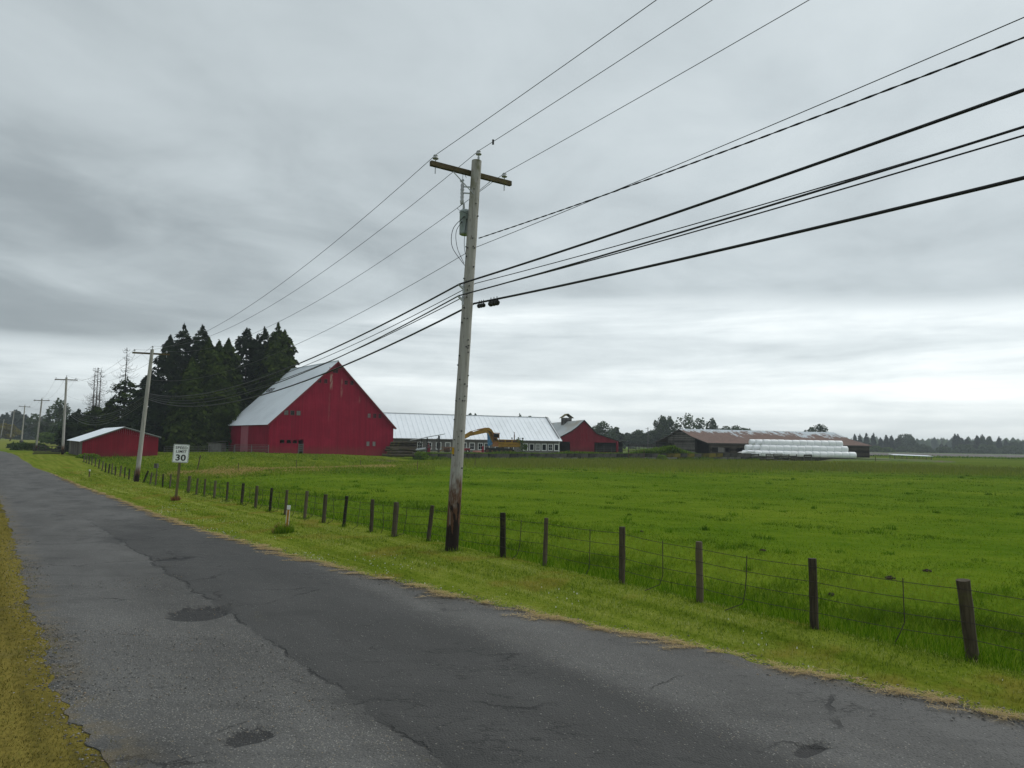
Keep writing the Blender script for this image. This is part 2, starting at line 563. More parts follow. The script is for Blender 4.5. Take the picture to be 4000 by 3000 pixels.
def metal_roof(name, base, dirt, dirt_amt, rust=None, scale=.25):
    m_, n = new_mat(name)
    o = n.pos()
    f = n.noise(o, scale, 6, .6)
    f = n.m('ADD', f, n.m('MULTIPLY', n.m('SUBTRACT', n.orand(), .5), .10))
    f2 = n.noise(n.vscale(n.obj(), (3.5, .35, 3)), 1.0, 5, .6)
    col = n.mix(n.m('MULTIPLY', n.ss(f, .45, .75), dirt_amt), base, dirt)
    col = n.mix(n.m('MULTIPLY', n.ss(f2, .55, .8), dirt_amt * .7), col, dirt)
    rough = .42
    if rust:
        zz = n.xyz(o)[2]                            # the ridge end of the sheets has kept more zinc
        g = n.m('ADD', n.m('MULTIPLY', n.m('SUBTRACT', 5.95, zz), .24), n.m('MULTIPLY', n.m('SUBTRACT', n.noise(n.vscale(o, (.5, .3, .5)), .9, 6, .65), .5), 1.05))
        g = n.m('ADD', g, n.m('MULTIPLY', n.m('SUBTRACT', n.orand(), .5), .16))
        g = n.m('ADD', g, n.m('ADD', n.m('MULTIPLY', n.m('SUBTRACT', f2, .5), .75), n.m('MULTIPLY', n.m('SUBTRACT', n.noise(n.vscale(o, (2.2, .8, .8)), 1.0, 5, .7), .5), .5)))
        rm = n.ss(g, -.02, .14)
        rc = n.ramp(n.noise(o, 1.1, 6, .65), [(.3, rust[0]), (.7, rust[1])])
        col = n.mix(n.m('MULTIPLY', rm, .93), col, rc)
        rough = n.m('ADD', .42, n.m('MULTIPLY', rm, .45))
    n.out(n.bsdf(col, rough, n.bump(f2, .12, .01), .0, .45))
    return m_


M['roof_main'] = metal_roof('pale_metal_roof', (.68, .73, .78), (.50, .54, .58), .45)
M['roof_dairy'] = metal_roof('white_metal_roof', (.80, .84, .88), (.58, .61, .63), .4)
M['roof_old'] = metal_roof('old_grey_metal_roof', (.40, .43, .44), (.30, .25, .17), .8)
M['roof_rusty'] = metal_roof('rusted_metal_roof', (.46, .52, .56), (.34, .36, .37), .5, ((.10, .048, .031), (.18, .093, .060)))
M['roof_small'] = metal_roof('small_shed_roof', (.80, .85, .90), (.62, .66, .70), .3)


def pole_mat(name, dark_to, ragged):
    """silvered pole: drying checks along the grain, creosote stain climbing from the foot, green algae at the top"""
    m_, n = new_mat(name)
    o = n.obj()
    x, y, z = n.xyz(o)
    g = n.noise(n.vscale(o, (16, 16, .55)), 1.0, 7, .7)
    fl = n.noise(n.vscale(o, (40, 40, 5)), 1.0, 3, .6)
    col = n.ramp(g, [(.25, (.085, .078, .07)), (.42, (.31, .295, .272)), (.75, (.47, .455, .43))])
    col = n.mix(n.m('MULTIPLY', n.ss(fl, .60, .70), .55), col, (.07, .055, .045))
    blot = n.noise(n.vscale(o, (7, 7, 2.6)), 1.0, 4, .6)
    hgt = n.m('ADD', z, n.m('MULTIPLY', n.m('SUBTRACT', blot, .5), ragged))
    brown = n.m('SUBTRACT', 1.0, n.ss(hgt, dark_to * .75, dark_to * 1.35))
    col = n.mix(n.m('MULTIPLY', brown, n.ss(g, .3, .5)), col, (.10, .050, .028))
    blot2 = n.noise(n.vscale(o, (9, 9, 2.2)), 1.0, 4, .55)
    blk = n.m('SUBTRACT', 1.0, n.ss(n.m('ADD', z, n.m('MULTIPLY', n.m('SUBTRACT', blot2, .45), ragged * 1.2)), dark_to * .60, dark_to * .74))
    col = n.mix(n.m('MULTIPLY', blk, .93), col, (.012, .009, .008))
    top = n.m('MULTIPLY', n.ss(z, 8.3, 10.2), n.ss(blot, .45, .62))
    col = n.mix(n.m('MULTIPLY', top, .7), col, (.10, .10, .03))
    n.out(n.bsdf(col, .85, n.bump(g, .9, .02), 0, .2))
    return m_


M['pole'] = pole_mat('pole_wood', 1.75, 3.0)
M['pole_far'] = pole_mat('pole_wood_far', 1.1, .8)

# ------------------------------------------------------------------ ground materials


def field_mat():
    m_, n = new_mat('field_grass')
    p = n.pos()
    x, y, z = n.xyz(p)
    a = n.noise(p, .11, 5, .6)
    bands = n.noise(n.vscale(p, (.3, 1, 1)), .085, 4, .6)
    b = n.noise(n.vscale(p, (1, 1.6, 1)), .9, 5, .65)
    c = n.noise(p, 7.0, 3, .7)
    f = n.m('ADD', n.m('ADD', n.m('MULTIPLY', a, .20), n.m('MULTIPLY', bands, .45)), n.m('ADD', n.m('MULTIPLY', b, .25), n.m('MULTIPLY', c, .2)))
    col = n.ramp(f, [(.34, (.034, .072, .005)), (.48, (.074, .138, .008)), (.61, (.130, .190, .015)), (.76, (.19, .215, .032))])
    yw = n.m('ADD', y, n.m('MULTIPLY', n.m('SUBTRACT', a, .5), 22))
    # tall brown seed heads in the far part of the field
    seed = n.m('MULTIPLY', n.m('MULTIPLY', n.ss(yw, 70, 92), n.m('SUBTRACT', 1.0, n.ss(yw, 300, 420))), n.ss(n.m('ADD', x, n.m('MULTIPLY', n.m('SUBTRACT', b, .5), 14)), -22, 8))
    col = n.mix(n.m('MULTIPLY', seed, .42), col, (.098, .105, .030))
    # cut grass left lying, and the bare strip under the bank
    u = n.m('DIVIDE', x, n.m('MAXIMUM', y, 5.0))
    yc = n.m('ADD', 62.0, n.m('MULTIPLY', n.xyz(n.ramp(n.m('DIVIDE', n.m('ADD', u, .5), .4), [(.05, (.06, 0, 0)), (.35, (.13, 0, 0)), (.55, (.20, 0, 0)), (.8, (.55, 0, 0)), (.95, (.8, 0, 0))]))[0], 32.0))
    dy_ = n.m('ABSOLUTE', n.m('SUBTRACT', n.m('ADD', y, n.m('MULTIPLY', n.m('SUBTRACT', b, .5), 9)), yc))
    cut = n.m('MULTIPLY', n.m('SUBTRACT', 1.0, n.ss(dy_, 2.0, 6.5)), n.m('MULTIPLY', n.ss(u, -.52, -.42), n.m('SUBTRACT', 1.0, n.ss(u, -.14, -.09))))
    col = n.mix(n.m('MULTIPLY', cut, n.ss(n.m('ADD', n.m('MULTIPLY', c, .6), n.m('MULTIPLY', b, .6)), .46, .64)), col, (.36, .27, .095))
    knoll = n.m('MULTIPLY', n.m('MULTIPLY', n.ss(u, -.62, -.52), n.m('SUBTRACT', 1.0, n.ss(u, -.16, -.12))), n.m('MULTIPLY', n.ss(y, 68, 78), n.m('SUBTRACT', 1.0, n.ss(y, 125, 130))))
    col = n.mix(n.m('MULTIPLY', knoll, .8), col, n.mix(n.ss(b, .42, .6), (.10, .14, .014), (.21, .235, .03)))
    bare = n.m('MULTIPLY', n.m('MULTIPLY', n.ss(yw, 96, 99), n.m('SUBTRACT', 1.0, n.ss(yw, 106, 110))), n.m('MULTIPLY', n.ss(x, -22, -17), n.m('SUBTRACT', 1.0, n.ss(x, 2, 9))))
    col = n.mix(n.m('MULTIPLY', bare, .75), col, (.12, .075, .05))
    # beyond the farm on the left: pale meadow
    west = n.m('MULTIPLY', n.ss(y, 128, 150), n.m('SUBTRACT', 1.0, n.ss(x, -75, -60)))
    col = n.mix(n.m('MULTIPLY', west, .8), col, (.19, .20, .05))
    n.out(n.bsdf(col, .95, n.bump(n.m('ADD', b, c), .7, .12), 0, .0))
    return m_


def verge_mat(name, stops, gold):
    m_, n = new_mat(name)
    p = n.pos()
    x, y, z = n.xyz(p)
    nn = n.m('ADD', n.m('MULTIPLY', x, NX), n.m('MULTIPLY', y, NY))
    s_ = n.m('ADD', n.m('MULTIPLY', x, DX), n.m('MULTIPLY', y, DY))
    lanes = n.noise(n.comb(n.m('MULTIPLY', nn, 2.1), n.m('MULTIPLY', s_, .09)), 1.0, 4, .6)
    b = n.noise(p, 1.6, 5, .65)
    c = n.noise(p, 14.0, 3, .7)
    f = n.m('ADD', n.m('ADD', n.m('MULTIPLY', lanes, .5), n.m('MULTIPLY', b, .28)), n.m('MULTIPLY', c, .3))
    col = n.ramp(f, stops)
    col = n.mix(n.m('MULTIPLY', n.ss(n.noise(p, .55, 4, .6), .52, .68), .5), col, gold)
    n.out(n.bsdf(col, .95, n.bump(n.m('ADD', b, c), .7, .04), 0, .0))
    return m_


def blade_mat(name, stops, gold=None, gold_amt=0.0, lanes=False, seed=False):
    """living grass: tone from the blade's own tint plus the patches of the sward it stands in"""
    m_, n = new_mat(name)
    p = n.pos()
    x, y, z = n.xyz(p)
    f = n.m('MULTIPLY', n.attr('tint'), .42)
    if lanes:
        nn = n.m('ADD', n.m('MULTIPLY', x, NX), n.m('MULTIPLY', y, NY))
        s_ = n.m('ADD', n.m('MULTIPLY', x, DX), n.m('MULTIPLY', y, DY))
        big = n.noise(n.comb(n.m('MULTIPLY', nn, 2.1), n.m('MULTIPLY', s_, .09)), 1.0, 4, .6)
    else:
        big = n.m('ADD', n.m('MULTIPLY', n.noise(n.vscale(p, (.3, 1, 1)), .085, 4, .6), .75), n.m('MULTIPLY', n.noise(n.vscale(p, (1, 1.3, 1)), .2, 5, .6), .3))
    f = n.m('ADD', f, n.m('ADD', n.m('MULTIPLY', big, .62 if lanes else .40), n.m('MULTIPLY', n.noise(p, 1.1, 4, .6), .26)))
    f = n.m('SUBTRACT', f, .11 if lanes else 0.0)
    col = n.ramp(f, stops)
    if gold:
        col = n.mix(n.m('MULTIPLY', n.ss(n.noise(p, .55, 4, .6), .50, .66), gold_amt), col, gold)
    if seed:
        yw = n.m('ADD', y, n.m('MULTIPLY', n.m('SUBTRACT', n.noise(p, .11, 5, .6), .5), 22))
        sd = n.m('MULTIPLY', n.ss(yw, 70, 92), n.ss(x, -18, 4))
        col = n.mix(n.m('MULTIPLY', sd, .45), col, (.14, .14, .045))
    d = n.node('ShaderNodeBsdfDiffuse', {'Color': col}).outputs[0]
    tl = n.node('ShaderNodeBsdfTranslucent', {'Color': col}).outputs[0]
    mx_ = n.node('ShaderNodeMixShader')
    mx_.inputs[0].default_value = .38
    n.t.links.new(d, mx_.inputs[1])
    n.t.links.new(tl, mx_.inputs[2])
    n.out(mx_.outputs[0])
    return m_


def road_mat():
    m_, n = new_mat('worn_chipseal')
    p = n.pos()
    x, y, z = n.xyz(p)
    nn = n.m('ADD', n.m('MULTIPLY', x, NX), n.m('MULTIPLY', y, NY))
    s_ = n.m('ADD', n.m('MULTIPLY', x, DX), n.m('MULTIPLY', y, DY))
    w1 = n.m('SUBTRACT', n.noise(p, 1.1, 6, .7), .5)
    w2 = n.m('SUBTRACT', n.noise(p, 4.5, 5, .7), .5)
    big = n.noise(n.comb(n.m('MULTIPLY', nn, .8), n.m('MULTIPLY', s_, .25)), 1.0, 5, .6)
    fine = n.noise(p, 38, 3, .75)
    # smooth dark overlay down the middle of the lane, ragged on both sides
    ln = n.m('ADD', nn, n.m('ADD', n.m('MULTIPLY', w1, .55), n.m('MULTIPLY', w2, .16)))
    left = n.ss(ln, 3.44, 3.50)
    right = n.m('SUBTRACT', 1.0, n.ss(n.m('ADD', ln, n.m('MULTIPLY', w2, .5)), 5.9, 6.5))
    end = n.m('SUBTRACT', 1.0, n.ss(n.m('ADD', s_, n.m('MULTIPLY', w1, 14)), 24, 31))
    patch = n.m('MULTIPLY', n.m('MULTIPLY', left, right), end)
    cell = n.voro(p, 48)
    cellc = n.node('ShaderNodeTexVoronoi', {'Scale': 48.0})
    n.put(cellc.inputs['Vector'], p)
    cr = n.xyz(cellc.outputs['Color'])[0]
    col = n.ramp(n.m('ADD', n.m('MULTIPLY', big, .7), n.m('MULTIPLY', fine, .35)), [(.28, (.050, .0485, .046)), (.5, (.088, .086, .082)), (.75, (.138, .136, .131))])
    col = n.mix(n.m('MULTIPLY', patch, .66), col, n.mix(big, (.026, .0258, .025), (.048, .0475, .046)))
    # exposed stones: many on the worn left part and along the right of the overlay, few on the overlay
    wornl = n.m('MULTIPLY', n.m('SUBTRACT', 1.0, n.ss(ln, 3.3, 3.5)), n.m('SUBTRACT', 1.0, n.ss(n.m('ADD', s_, n.m('MULTIPLY', w1, 6)), 10, 17)))
    wornr = n.m('MULTIPLY', n.ss(ln, 5.7, 6.2), n.m('SUBTRACT', 1.0, n.ss(ln, 6.5, 7.6)))
    dens = n.m('ADD', .045, n.m('ADD', n.m('MULTIPLY', wornl, n.m('MULTIPLY', big, .8)), n.m('MULTIPLY', wornr, .22)))
    st = n.m('MULTIPLY', n.m('LESS_THAN', cr, dens), n.m('SUBTRACT', 1.0, n.ss(cell, .30, .42)))
    sc = n.ramp(n.xyz(cellc.outputs['Color'])[1], [(0, (.12, .115, .09)), (.5, (.20, .195, .17)), (.85, (.33, .325, .30)), (1, (.28, .22, .13))])
    col = n.mix(n.m('MULTIPLY', st, .85), col, sc)
    drk = n.m('LESS_THAN', n.xyz(cellc.outputs['Color'])[2], .10)
    col = n.mix(n.m('MULTIPLY', drk, .45), col, (.03, .03, .03))
    # open joint where the overlay has broken away, and hair cracks
    jd = n.m('ABSOLUTE', n.m('SUBTRACT', ln, 3.47))
    joint = n.m('MULTIPLY', n.m('MULTIPLY', n.m('SUBTRACT', 1.0, n.ss(jd, .006, .03)), n.ss(n.noise(p, .9, 4, .6), .40, .55)), end)
    col = n.mix(n.m('MULTIPLY', joint, .75), col, (.012, .012, .012))
    cv = n.voro(n.comb(n.m('ADD', n.m('MULTIPLY', nn, .8), n.m('MULTIPLY', w2, .5)), n.m('ADD', n.m('MULTIPLY', s_, 1.3), n.m('MULTIPLY', w1, 1.2))), .55, 'DISTANCE_TO_EDGE')
    crack = n.m('MULTIPLY', n.m('SUBTRACT', 1.0, n.ss(cv, .004, .014)), n.ss(n.noise(p, .5, 3, .6), .52, .62))
    col = n.mix(n.m('MULTIPLY', crack, .75), col, (.018, .018, .018))
    # ragged ravelling across the lane, where the thin overlay is lifting
    rv = n.noise(n.comb(n.m('MULTIPLY', x, .75), n.m('MULTIPLY', y, 2.6), 2.0), 1.0, 6, .62, .3)
    rid = n.m('ABSOLUTE', n.m('SUBTRACT', rv, .5))
    ravel = n.m('MULTIPLY', n.m('SUBTRACT', 1.0, n.ss(rid, .002, .014)), n.ss(n.noise(n.comb(n.m('MULTIPLY', nn, .55), n.m('MULTIPLY', s_, .22), 8.0), 1.0, 3, .6), .50, .60))
    ravel = n.m('MULTIPLY', ravel, n.m('MULTIPLY', n.ss(nn, 2.0, 3.4), n.m('SUBTRACT', 1.0, n.ss(nn, 7.6, 8.4))))
    col = n.mix(n.m('MULTIPLY', ravel, .8), col, (.014, .014, .014))
    tone = n.noise(n.comb(n.m('MULTIPLY', x, .5), n.m('MULTIPLY', y, 1.6), 5.0), 1.0, 5, .6)
    col = n.mix(n.m('MULTIPLY', n.ss(tone, .52, .7), .35), col, (.032, .032, .031))
    # tar-dark fills in the potholes, damp smears further along
    hole = n.attr('hole')
    hm = n.m('MULTIPLY', n.ss(n.m('ADD', hole, n.m('ADD', n.m('MULTIPLY', n.m('SUBTRACT', n.noise(p, 8.0, 4, .7), .5), 1.3), n.m('MULTIPLY', w2, 1.2))), .50, .68), n.ss(hole, .02, .2))
    col = n.mix(n.m('MULTIPLY', hm, .8), col, (.022, .022, .023))
    smear = n.m('MULTIPLY', n.ss(n.noise(n.comb(n.m('MULTIPLY', nn, .8), n.m('MULTIPLY', s_, .42), 4.0), 1.0, 5, .65), .53, .64), n.ss(s_, 13, 24))
    col = n.mix(n.m('MULTIPLY', smear, .6), col, (.035, .035, .035))
    moss = n.m('MULTIPLY', n.ss(n.noise(p, 2.1, 4, .7), .63, .72), n.m('MULTIPLY', n.ss(ln, 2.7, 3.2), n.m('SUBTRACT', 1.0, n.ss(ln, 3.6, 4.2))))
    col = n.mix(n.m('MULTIPLY', moss, .35), col, (.10, .085, .025))
    edge = n.m('MULTIPLY', n.attr('edge'), n.ss(n.noise(n.vscale(p, (2.5, 2.5, 1)), 1.0, 5, .7), .42, .6))
    col = n.mix(n.m('MULTIPLY', edge, .5), col, (.15, .115, .06))
    hb = n.m('ADD', n.m('MULTIPLY', n.m('SUBTRACT', .5, cell), .7), n.m('MULTIPLY', fine, .6))
    hb = n.m('SUBTRACT', hb, n.m('MULTIPLY', n.m('ADD', joint, crack), 1.5))
    rough = n.m('ADD', .62, n.m('MULTIPLY', fine, .3))
    n.out(n.bsdf(col, rough, n.bump(hb, .8, .016), 0, .28))
    return m_


M['field'] = field_mat()
VST = [(.36, (.062, .098, .008)), (.50, (.118, .160, .015)), (.62, (.185, .215, .035)), (.76, (.30, .31, .10))]
M['verge'] = verge_mat('mown_verge', VST, (.19, .13, .03))
M['left_verge'] = verge_mat('mossy_gold_verge', [(.34, (.05, .048, .022)), (.48, (.125, .105, .026)), (.60, (.19, .155, .038)), (.74, (.115, .125, .026))], (.075, .072, .064))
M['road'] = road_mat()
M['blade_mown'] = blade_mat('mown_blades', [(.34, (.068, .122, .008)), (.50, (.135, .205, .016)), (.62, (.21, .27, .040)), (.76, (.40, .43, .16))], (.26, .18, .04), .38, lanes=True)
M['blade_tall'] = blade_mat('lush_blades', [(.34, (.042, .100, .004)), (.50, (.080, .178, .005)), (.64, (.135, .235, .010)), (.8, (.22, .28, .03))])
M['blade_field'] = blade_mat('pasture_blades', [(.34, (.036, .080, .004)), (.48, (.088, .165, .009)), (.60, (.160, .235, .017)), (.76, (.24, .275, .035))], seed=True)
M['blade_gold'] = blade_mat('gold_moss_blades', [(.30, (.06, .062, .018)), (.45, (.155, .135, .030)), (.58, (.24, .195, .05)), (.72, (.14, .155, .03))])
M['blade_red'] = blade_mat('red_sorrel_blades', [(.3, (.09, .085, .02)), (.55, (.22, .085, .045)), (.75, (.30, .13, .08))])
M['straw'] = blade_mat('straw_blades', [(.3, (.38, .28, .13)), (.5, (.52, .40, .21)), (.75, (.62, .49, .28))])
M['clover'] = blade_mat('clover_white', [(.3, (.55, .55, .5)), (.7, (.72, .72, .68))])
M['cut'] = blade_mat('cut_grass_blades', [(.3, (.18, .16, .035)), (.5, (.38, .29, .10)), (.75, (.50, .39, .16))])
M['weed'] = blade_mat('weed_leaves', [(.3, (.04, .09, .010)), (.5, (.09, .165, .014)), (.7, (.16, .24, .03))])


def leaf_mat(name, stops, tl=.25):
    m_, n = new_mat(name)
    f = n.m('ADD', n.m('MULTIPLY', n.attr('tint'), .62), n.m('MULTIPLY', n.noise(n.obj(), .35, 3, .6), .4))
    col = n.ramp(f, stops)
    d = n.node('ShaderNodeBsdfDiffuse', {'Color': col}).outputs[0]
    t_ = n.node('ShaderNodeBsdfTranslucent', {'Color': col}).outputs[0]
    mx_ = n.node('ShaderNodeMixShader')
    mx_.inputs[0].default_value = tl
    n.t.links.new(d, mx_.inputs[1])
    n.t.links.new(t_, mx_.inputs[2])
    n.out(mx_.outputs[0])
    return m_


M['cedar_dark'] = leaf_mat('dark_needles', [(.2, (.008, .014, .008)), (.5, (.017, .027, .013)), (.85, (.034, .048, .022))], .1)
M['cedar_green'] = leaf_mat('green_cedar_sprays', [(.2, (.010, .018, .006)), (.5, (.024, .040, .009)), (.85, (.062, .086, .017))], .12)
M['leaf'] = leaf_mat('broad_leaves', [(.2, (.020, .040, .012)), (.5, (.042, .076, .020)), (.85, (.085, .125, .035))])
M['leaf_light'] = leaf_mat('light_leaves', [(.2, (.030, .058, .012)), (.5, (.062, .108, .020)), (.85, (.12, .17, .035))])
M['leaf_yellow'] = leaf_mat('yellow_leaves', [(.2, (.07, .06, .012)), (.5, (.14, .12, .02)), (.85, (.22, .19, .03))])
M['leaf_hazed'] = leaf_mat('haze_tinted_leaves', [(.2, (.024, .040, .020)), (.5, (.060, .086, .044)), (.85, (.11, .145, .068))])  # lighter and bluer than the near leaves: distance haze put into the colour

# ------------------------------------------------------------------ ground, road, verges
rr = np.concatenate([[0.0], np.geomspace(2.5, 5200, 205)])
aa = np.concatenate([np.linspace(-60, 56, 300), np.linspace(58, 298, 80)]) * PI / 180
gx = (rr[:, None] * np.sin(aa)[None]).ravel()
gy = (rr[:, None] * np.cos(aa)[None]).ravel()
na, nr_ = len(aa), len(rr)
i0 = (np.arange(nr_ - 1)[:, None] * na + np.arange(na)[None])
i1 = (np.arange(nr_ - 1)[:, None] * na + (np.arange(na)[None] + 1) % na)
fq = np.stack([i0, i1, i1 + na, i0 + na], -1).reshape(-1, 4)[:, ::-1]
gs_, gn_ = gx * DX + gy * DY, gx * NX + gy * NY
gz_ = tz(gx, gy) - .14 * sm(-.2, .25, gn_ - edge_l(gs_)) * (1 - sm(-.25, .2, gn_ - edge_r(gs_))) * (1 - sm(60, 90, np.hypot(gx, gy)))   # road bed
np_obj('field', np.stack([gx, gy, gz_], -1), fq, M['field'], kind='structure', smooth=True)


def strip(name, svals, nlo, nhi, cols, dz, mat, attrs=None, skirt=.25):
    """a sheet along the road; its two long edges are turned down into the ground"""
    t = np.linspace(0, 1, cols)
    n_ = nlo[:, None] + (nhi - nlo)[:, None] * t[None]
    s_ = np.repeat(svals[:, None], cols, 1)
    n_ = np.concatenate([n_[:, :1] - .03, n_[:, :1], n_, n_[:, -1:], n_[:, -1:] + .03], 1)     # edge columns doubled: the skirts keep their own normals
    s_ = np.concatenate([s_[:, :1], s_[:, :1], s_, s_[:, -1:], s_[:, -1:]], 1)
    x_, y_ = s_ * DX + n_ * NX, s_ * DY + n_ * NY
    z_ = tz(x_, y_) + (dz(s_, n_) if callable(dz) else dz)
    z_[:, 0] -= skirt
    z_[:, -1] -= skirt
    c = cols + 4
    r_ = len(svals)
    a = np.arange(r_ - 1)[:, None] * c + np.array([q for q in range(c - 1) if q not in (1, c - 3)])[None]
    f_ = np.stack([a, a + 1, a + c + 1, a + c], -1).reshape(-1, 4)
    return np_obj(name, np.stack([x_, y_, z_], -1).reshape(-1, 3), f_, mat, kind='structure', attrs={k: g(s_, n_).ravel() for k, g in (attrs or {}).items()}, smooth=True)


HOLES = [(12.2, 3.08, .50, .47), (6.98, 2.27, .20, .24), (17.9, 3.95, .26, .46), (3.75, 6.4, .10, .26)]


def hole_f(s_, n_):
    h = np.zeros_like(s_)
    for hs, hn, ra, rb in HOLES:
        q = ((s_ - hs) / ra) ** 2 + ((n_ - hn) / rb) ** 2
        h = np.maximum(h, np.clip(1.25 - .75 * q, 0, 1))
    return h


def road_dz(s_, n_):
    wob = .12 * np.sin(s_ * 1.9) + .07 * np.sin(s_ * 4.7 + 1)
    lift = .016 * sm(3.38, 3.52, n_ + wob) * (1 - sm(5.9, 6.5, n_)) * (1 - sm(24, 30, s_))
    return .05 + lift - .045 * sm(.3, .8, hole_f(s_, n_)) + .01 * np.sin(s_ * .9 + n_)


sv = np.concatenate([np.arange(-40, 2, 1.0), np.arange(2, 26, .09), np.arange(26, 60, .4), np.arange(60, 400, 2.5)])
road = strip('road', sv, edge_l(sv), edge_r(sv), 90, road_dz, M['road'],
             {'hole': hole_f, 'edge': lambda s_, n_: np.maximum(sm(-.45, .0, n_ - edge_r(s_)), 1 - sm(.0, .55, n_ - edge_l(s_)))})
sv2 = np.concatenate([np.arange(-40, 2, 1.0), np.arange(2, 40, .1), np.arange(40, 140, 1.0)])
strip('grass_verge', sv2, edge_r(sv2) - .12, np.full(len(sv2), 10.9) + .15 * np.sin(sv2 * .7), 30, verge_dz, M['verge'])
strip('mossy_verge', sv2, np.full(len(sv2), -7.0), edge_l(sv2) + .0, 40, lambda s_, n_: .048 + .05 * sm(0, 1.5, edge_l(s_) - n_), M['left_verge'])


# ------------------------------------------------------------------ living grass (uncountable: one object of each kind)
def polar(n_, r0, r1, a0=-46, a1=58, p=1.0):
    """ground points ahead of the camera, thinning out with distance"""
    u = NR.random(n_)
    if p == 1.0:
        r_ = r0 * (r1 / r0) ** u
    else:
        q = 1 - p
        r_ = (r0 ** q + u * (r1 ** q - r0 ** q)) ** (1 / q)
    a = R(a0) + NR.random(n_) * R(a1 - a0)
    return r_ * np.sin(a), r_ * np.cos(a)


def blades(name, x_, y_, z_, h, w_, lean, mat, label, tint=None, parent=None, kind='stuff', flat=False):
    n_ = len(x_)
    yaw = NR.random(n_) * 2 * PI
    ld = NR.random(n_) * 2 * PI
    c, s_ = np.cos(yaw) * w_ / 2, np.sin(yaw) * w_ / 2
    b = np.stack([x_, y_, z_], -1)
    sv_ = np.stack([c, s_, np.zeros(n_)], -1)
    ll = lean * h * (.3 + NR.random(n_))
    up = h * (0.04 if flat else 1.0) * (.6 + .8 * NR.random(n_))
    mid = b + np.stack([np.cos(ld) * ll * .35, np.sin(ld) * ll * .35, up * .62], -1)
    tip = b + np.stack([np.cos(ld) * ll, np.sin(ld) * ll, up], -1)
    v_ = np.stack([b - sv_, b + sv_, mid + sv_ * .7, mid - sv_ * .7, tip], 1).reshape(-1, 3)
    k = np.arange(n_)[:, None] * 5
    f_ = np.concatenate([k + np.array([[0, 1, 2]]), k + np.array([[0, 2, 3]]), k + np.array([[3, 2, 4]])], 0)
    t = NR.random(n_) if tint is None else tint
    o = np_obj(name, v_, f_, mat, parent, kind, {'tint': np.repeat(t, 5)})
    return tag(o, label)


def sn_of(x_, y_):
    return x_ * DX + y_ * DY, x_ * NX + y_ * NY


def vnoise(x_, y_, f):
    return (np.sin(x_ * f + 1.7 * np.sin(y_ * f * .83 + .4)) + np.sin(y_ * f * 1.31 + 1.9 * np.sin(x_ * f * .71 + 2.1)) + np.sin((x_ + y_) * f * .57 + 1.2)) / 3


# mown verge
x_, y_ = polar(560000, 5.5, 75)
s_, n_ = sn_of(x_, y_)
k = (n_ > edge_r(s_) + .02) & (n_ < 10.8)
x_, y_, s_, n_ = x_[k], y_[k], s_[k], n_[k]
r_ = np.hypot(x_, y_)
rag = sm(0, .5, n_ - edge_r(s_))
bump_z = verge_dz(s_, n_)
blades('mown_grass', x_, y_, tz(x_, y_) + bump_z - .01, (.022 + .030 * NR.random(len(x_))) * (1 + .5 * vnoise(x_, y_, 2.2)) * (.55 + .55 * rag), np.maximum(.005, .0008 * r_), .8, M['blade_mown'], 'short mown grass of the roadside verge')
# long grass the mower leaves round the posts and behind them
x_, y_ = polar(250000, 6, 70)
s_, n_ = sn_of(x_, y_)
k = (n_ > 10.25 + .25 * vnoise(x_, y_, 1.9)) & (n_ < 13.5) & (NR.random(len(n_)) < 1 - .55 * sm(11.5, 13.5, n_))
x_, y_, s_, n_ = x_[k], y_[k], s_[k], n_[k]
r_ = np.hypot(x_, y_)
blades('long_grass', x_, y_, tz(x_, y_) - .01, (.08 + .17 * NR.random(len(x_)) ** 1.5) * (1 + .35 * vnoise(x_, y_, 1.3)), np.maximum(.007, .0010 * r_), .55, M['blade_tall'], 'long green grass along the wire fence')
# pasture
x_, y_ = polar(540000, 8, 118, p=.8)
s_, n_ = sn_of(x_, y_)
k = (n_ > 12.3)
x_, y_ = x_[k], y_[k]
r_ = np.hypot(x_, y_)
cl = vnoise(x_, y_, 1.15) + .6 * vnoise(x_ + 31, y_ - 17, 2.9)
k = NR.random(len(x_)) < .45 + .5 * sm(-.5, .9, cl)
x_, y_, r_, cl = x_[k], y_[k], r_[k], cl[k]
blades('pasture_grass', x_, y_, tz(x_, y_) - .01, (.020 + .035 * NR.random(len(x_)) ** 2) * (1 + 1.1 * sm(.45, 1.3, cl)) * (1 + .010 * r_) * (1 + 2.2 * (1 - sm(12.5, 21, sn_of(x_, y_)[1]))), np.maximum(.008, .0009 * r_), 1.3, M['blade_field'], 'grazed green pasture grass of the field', tint=np.clip(.52 - .22 * cl + .30 * (NR.random(len(x_)) - .5), 0, 1))
# rank tufts the cattle have left
cx_, cy_ = polar(240, 11.5, 95, p=.9)
cs_, cn_ = sn_of(cx_, cy_)
k = cn_ > 12.5
cx_, cy_ = cx_[k], cy_[k]
nb_ = 34
sp_ = np.repeat(.06 + .16 * NR.random(len(cx_)), nb_)
x_ = np.repeat(cx_, nb_) + NR.standard_normal(len(cx_) * nb_) * sp_
y_ = np.repeat(cy_, nb_) + NR.standard_normal(len(cx_) * nb_) * sp_
blades('rank_tufts', x_, y_, tz(x_, y_) - .01, (.07 + .10 * NR.random(len(x_))) * np.repeat(.6 + .7 * NR.random(len(cx_)), nb_), np.maximum(.010, .0009 * np.hypot(x_, y_)), .8, M['blade_tall'], 'darker rank tufts scattered over the pasture', tint=np.repeat(.7 * NR.random(len(cx_)), nb_) * .7)
